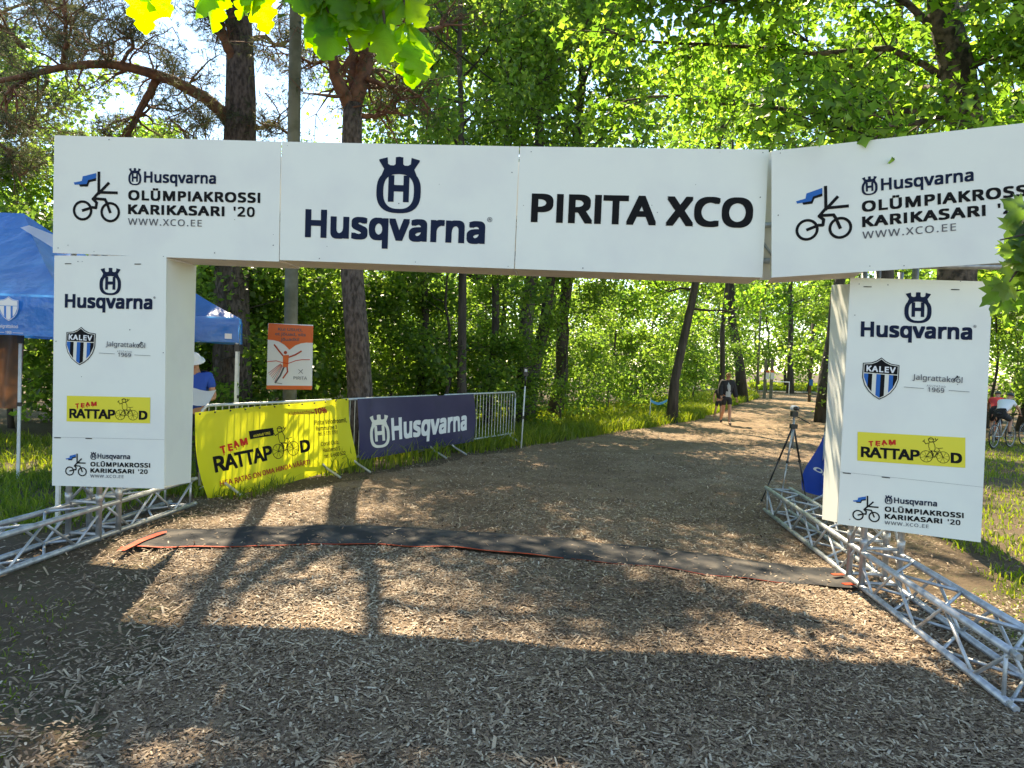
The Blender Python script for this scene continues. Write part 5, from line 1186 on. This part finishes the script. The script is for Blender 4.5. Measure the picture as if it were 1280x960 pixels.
# oak outside the left edge; unseen boughs added above the view to shade the foreground
r = np.random.default_rng(71); ob = np.array([-7.2, 4.2, 0.]); oak = thing('shade_oak', 'unseen oak outside the left edge with boughs added to shade the foreground path', 'tree', tuple(ob)); g = Geo(); g.tube([ob-[0, 0, .1], ob+[.1, .1, 2], ob+[.2, .5, 4.2], ob+[.5, .9, 6.5], ob+[.8, 1.3, 9]], [.45, .34, .30, .22, .1], 14); C = []
for (x, y) in [(-5, 7.2), (-4, 8.4), (-3, 7), (-2, 8.8), (-1, 7.4), (.2, 8.6), (1.2, 7.2), (2.2, 8.2), (3.0, 7), (-3, 9.8), (1.2, 9.8), (3.2, 5.6), (-4.8, 10.6), (-4, 11.2), (-3.3, 10.7), (-2.5, 11.4), (-1.8, 10.8), (-1, 11.3), (-.3, 10.7), (.5, 11.3), (1.3, 10.8)]:
    e = np.array([x, y, max(1.13*(y-3.75)+.55, 5.6)+r.uniform(.1, .9)*(.35 if y > 10.2 else 1)]); a = ob+[.45, .8, 6.0]; L = np.linalg.norm(e-a); P = [a+(e-a)*t+np.array([0, 0, .8*math.sin(math.pi*t)])+r.normal(0, .05*L*.3, 3)*(0 < t < 1) for t in np.linspace(0, 1, 9)]; g.tube(P, np.linspace(.09, .015, 9), 7)
    for k in range(26):
        b = P[r.integers(5, 9)]; d = unit(r.normal(0, 1, 3)*[1, 1, .35]); l = r.uniform(.3, 1.1); p2 = b+d*l
        if p2[2] < 1.13*(p2[1]-3.75)+.25: p2[2] = 1.13*(p2[1]-3.75)+.35
        g.tube([b, (b+p2)/2+r.normal(0, .03, 3), p2], [.014, .009, .004], 4, False); C += [p2, p2, (b+p2)/2]
g.build('trunk', MT['bark'], oak, smooth=True); v, f, t = leafcloud(r, C, 19000, (.16, .16, .12), .115, 'lobed', .7); meshobj('crown', v, f, MT['leaf'], oak, tint=t)
# oak leaves hanging into the picture close to the camera
def lobed(L, W, lobes, seed, maple=False):
    r = np.random.default_rng(seed); out = []
    if maple:
        ang = [(-90, .12), (-60, .45), (-28, .62), (-12, .46), (8, .92), (22, .60), (38, .80), (55, .52), (68, .72), (80, .80), (90, 1.05), (100, .80), (112, .72), (125, .52), (142, .80), (158, .60), (172, .92), (192, .46), (208, .62), (240, .45)]
        out = [(math.cos(R(a))*q*W*.62, .32*L+math.sin(R(a))*q*L*.68) for a, q in ang]
    else:
        n = lobes*8; rt = []
        for i in range(n+1):
            t = i/n; w_ = W*.5*(math.sin(math.pi*t**.8)**.7)*(.62+.38*abs(math.sin(math.pi*lobes*t)))*(1+.06*r.normal()); rt.append((max(w_, .003), t*L))
        out = rt+[(-x*(1+.05*r.normal()), y) for x, y in reversed(rt)]
    P = [Vector((x, y, 0)) for x, y in out]; tr_ = tessellate_polygon([P])
    v, f = refine([(p.x, p.y, 0) for p in P], tr_, L*.14); z = .10*L*np.sin(v[:, 1]/L*3)-.5*np.abs(v[:, 0])*(1-.4*np.abs(v[:, 0])/W)+.02*L*np.sin(v[:, 0]/W*11+v[:, 1]/L*9); v[:, 2] = z; return v, f
LM = {}
for i in range(4):
    v, f = lobed(.105, .075, 4, i); me = bpy.data.meshes.new('leaf'); me.from_pydata([tuple(q) for q in v], [], f); me.materials.append(MT['leaf_near'] if 'leaf_near' in MT else MT['leafy']); me.attributes.new('tint', 'FLOAT', 'FACE').data.foreach_set('value', np.full(len(me.polygons), .25+.22*i, np.float32)); me.polygons.foreach_set('use_smooth', np.ones(len(me.polygons), bool)); LM[('oak', i)] = me
    v, f = lobed(.095, .12, 4, i, True); me = bpy.data.meshes.new('leaf'); me.from_pydata([tuple(q) for q in v], [], f); me.materials.append(MT['leaf']); me.attributes.new('tint', 'FLOAT', 'FACE').data.foreach_set('value', np.full(len(me.polygons), .2+.25*i, np.float32)); me.polygons.foreach_set('use_smooth', np.ones(len(me.polygons), bool)); LM[('maple', i)] = me
def spray(name, label, twigs, kind, seed, per, droop=.5, sz=1., m='bark'):
    r = np.random.default_rng(seed); o0 = twigs[0][0]; root = thing(name, label, 'branch', tuple(o0))
    for pts in twigs:
        pts = np.array(pts); shade(Geo().tube(pts, np.linspace(.007, .0025, len(pts)), 6).build('twig', MT[m], root))
        for i in range(per):
            q = r.uniform(.1, 1)*(len(pts)-1); j = min(int(q), len(pts)-2); p = pts[j]*(1-(q-j))+pts[j+1]*(q-j)
            o = bpy.data.objects.new('leaf', LM[(kind, int(r.integers(0, 4)))]); COL.objects.link(o); o.parent = root
            d = unit(np.array([r.normal(0, .6), r.normal(0, .35), -droop+r.normal(0, .35)])); n = unit(np.array([r.normal(0, .35), -.8+r.normal(0, .4), .5+r.normal(0, .35)])); s_ = unit(np.cross(d, n)); n = np.cross(s_, d)
            Mx = Matrix((( s_[0], d[0], n[0]), (s_[1], d[1], n[1]), (s_[2], d[2], n[2]))).to_4x4(); o.matrix_local = Matrix.Translation(Vector(p+d*.008-np.array(o0)))@Mx@Matrix.Scale(sz*r.uniform(.75, 1.15), 4)
    return root
q = lambda x, y, Y=1.75: PX(x, y, Y)
spray('oak_branch', 'backlit yellow-green oak leaves hanging from the top edge above the left boards', [[q(480, -160), q(470, -60), q(478, 0), q(482, 42)], [q(470, -60), q(440, -20), q(425, 18), q(428, 48)], [q(480, -100), q(505, -20), q(508, 25), q(512, 55)], [q(470, -60), q(430, -30), q(405, 0), q(412, 22)], [q(470, -60), q(360, -70), q(300, -40), q(268, -25)], [q(360, -70, 1.8), q(330, -40), q(312, -20)], [q(360, -70), q(240, -80), q(190, -50), q(172, -28)], [q(400, -70), q(385, -45), q(370, -28)], [q(430, -60), q(455, -20), q(462, 5)]], 'oak', 61, 9, .9, .98)
q = lambda x, y, Y=2.5: PX(x, y, Y)
spray('maple_twig', 'green maple leaves hanging in front of the right edge of the upper right board', [[PX(1900, -520, 3.6), PX(1650, -150, 3.2), PX(1480, 180, 2.8), q(1400, 250), q(1360, 300)], [q(1420, 330), q(1340, 340, 2.6), q(1290, 360, 2.6), q(1255, 366, 2.6)], [q(1400, 250), q(1330, 280), q(1285, 292), q(1250, 300)], [q(1360, 300), q(1300, 320), q(1270, 340), q(1262, 352)], [q(1360, 260), q(1310, 262), q(1285, 270)], [q(1300, 290, 2.6), q(1280, 315, 2.6), q(1262, 318, 2.6)]], 'maple', 62, 15, .55, 1.0)

# ------------------------------------------------------------------ small far things
r = np.random.default_rng(81); n = 240; P = np.stack([r.uniform(-2.6, 3, n), r.uniform(3, 9, n)], 1); P = P[inpath(P[:, 0], P[:, 1])]
C = np.stack([P[:, 0], P[:, 1], bump(P[:, 0], P[:, 1])+.035], 1); v, f, t = leafcloud(r, C, len(C), (.01, .01, .001), .035, 'lobed', .25); o = meshobj('fallen_leaves', v, f, MT['chip'], tint=t*.5); tagp(o, 'small dead leaves and litter among the wood chips', 'leaf litter', kind='stuff')
Y = 47.
sg = thing('notice_board', 'white and orange notices on two dark posts at the far end of the path', 'sign', tuple(gp(962, Y)))
for x in (957.5, 965.5): a = gp(x, Y); Geo().box(a+[0, 0, 1.2], (.16, .12, 2.4)).build('post', MT['polewood'], sg)
for x, m in ((959.5, 'white'), (965.5, 'white')): c = PX(x, 470, Y-.1); b_ = Geo().box(c, (.22, .03, .42)).build('notice', MT[m], sg); Geo().box(c+[0, -.004, .27], (.22, .03, .12)).build('orange_header', MT['orange'], b_)
Y = 44.; a = gp(1014, Y); bp2 = thing('sign_pole', 'brown pole with a small blue sign near the far end of the path', 'sign', tuple(a))
shade(Geo().tube([a, a+[0, 0, 4.5]], .09, 8).build('post', MT['bark'], bp2)); c = PX(1014, 478, Y-.12); Geo().box(c, (.20, .02, .36)).build('blue_sign', MT['blue'], bp2)
Y = 54.; a, b = gp(967, Y), gp(988, Y); gt = thing('barrier_rail', 'pale tubular rail beside the far road', 'rail', tuple(a))
shade(Geo().tube([a, a+[0, 0, .95], b+[0, 0, .95], b], .045, 8).build('rail', MT['wpaint'], gt))
for k_, (x, lab) in enumerate(((948, 'pale slender lamp post beyond the walking man'),)):
    a = gp(x, 56.); lp_o = thing('lamp_post', lab, 'lamp post', tuple(a)); shade(Geo().tube([a, a+[0, 0, 7]], [.1, .06], 8).build('mast', MT['polewood'], lp_o)); Geo().box(a+[0, -.3, 7], (.2, .7, .1)).build('lamp_head', MT['galv'], lp_o)
a = G(812, 527); tpo = thing('tape_stake', 'thin stake with light blue tape left of the leaning tree', 'stake', tuple(a)); shade(Geo().tube([a, a+[0, 0, .75]], .014, 6).build('stake', MT['wpaint'], tpo))
b = a+np.array([.62, .5, 0]); g = Geo(); V = []
for i in range(9): t = i/8; p = a*(1-t)+b*t; V += [p+[0, 0, .70-.10*math.sin(math.pi*t)], p+[0, .01, .62-.10*math.sin(math.pi*t)]]
g.add(V, [(2*i, 2*i+1, 2*i+3, 2*i+2) for i in range(8)]); g.build('blue_tape', MT['cloth_lb'], tpo)
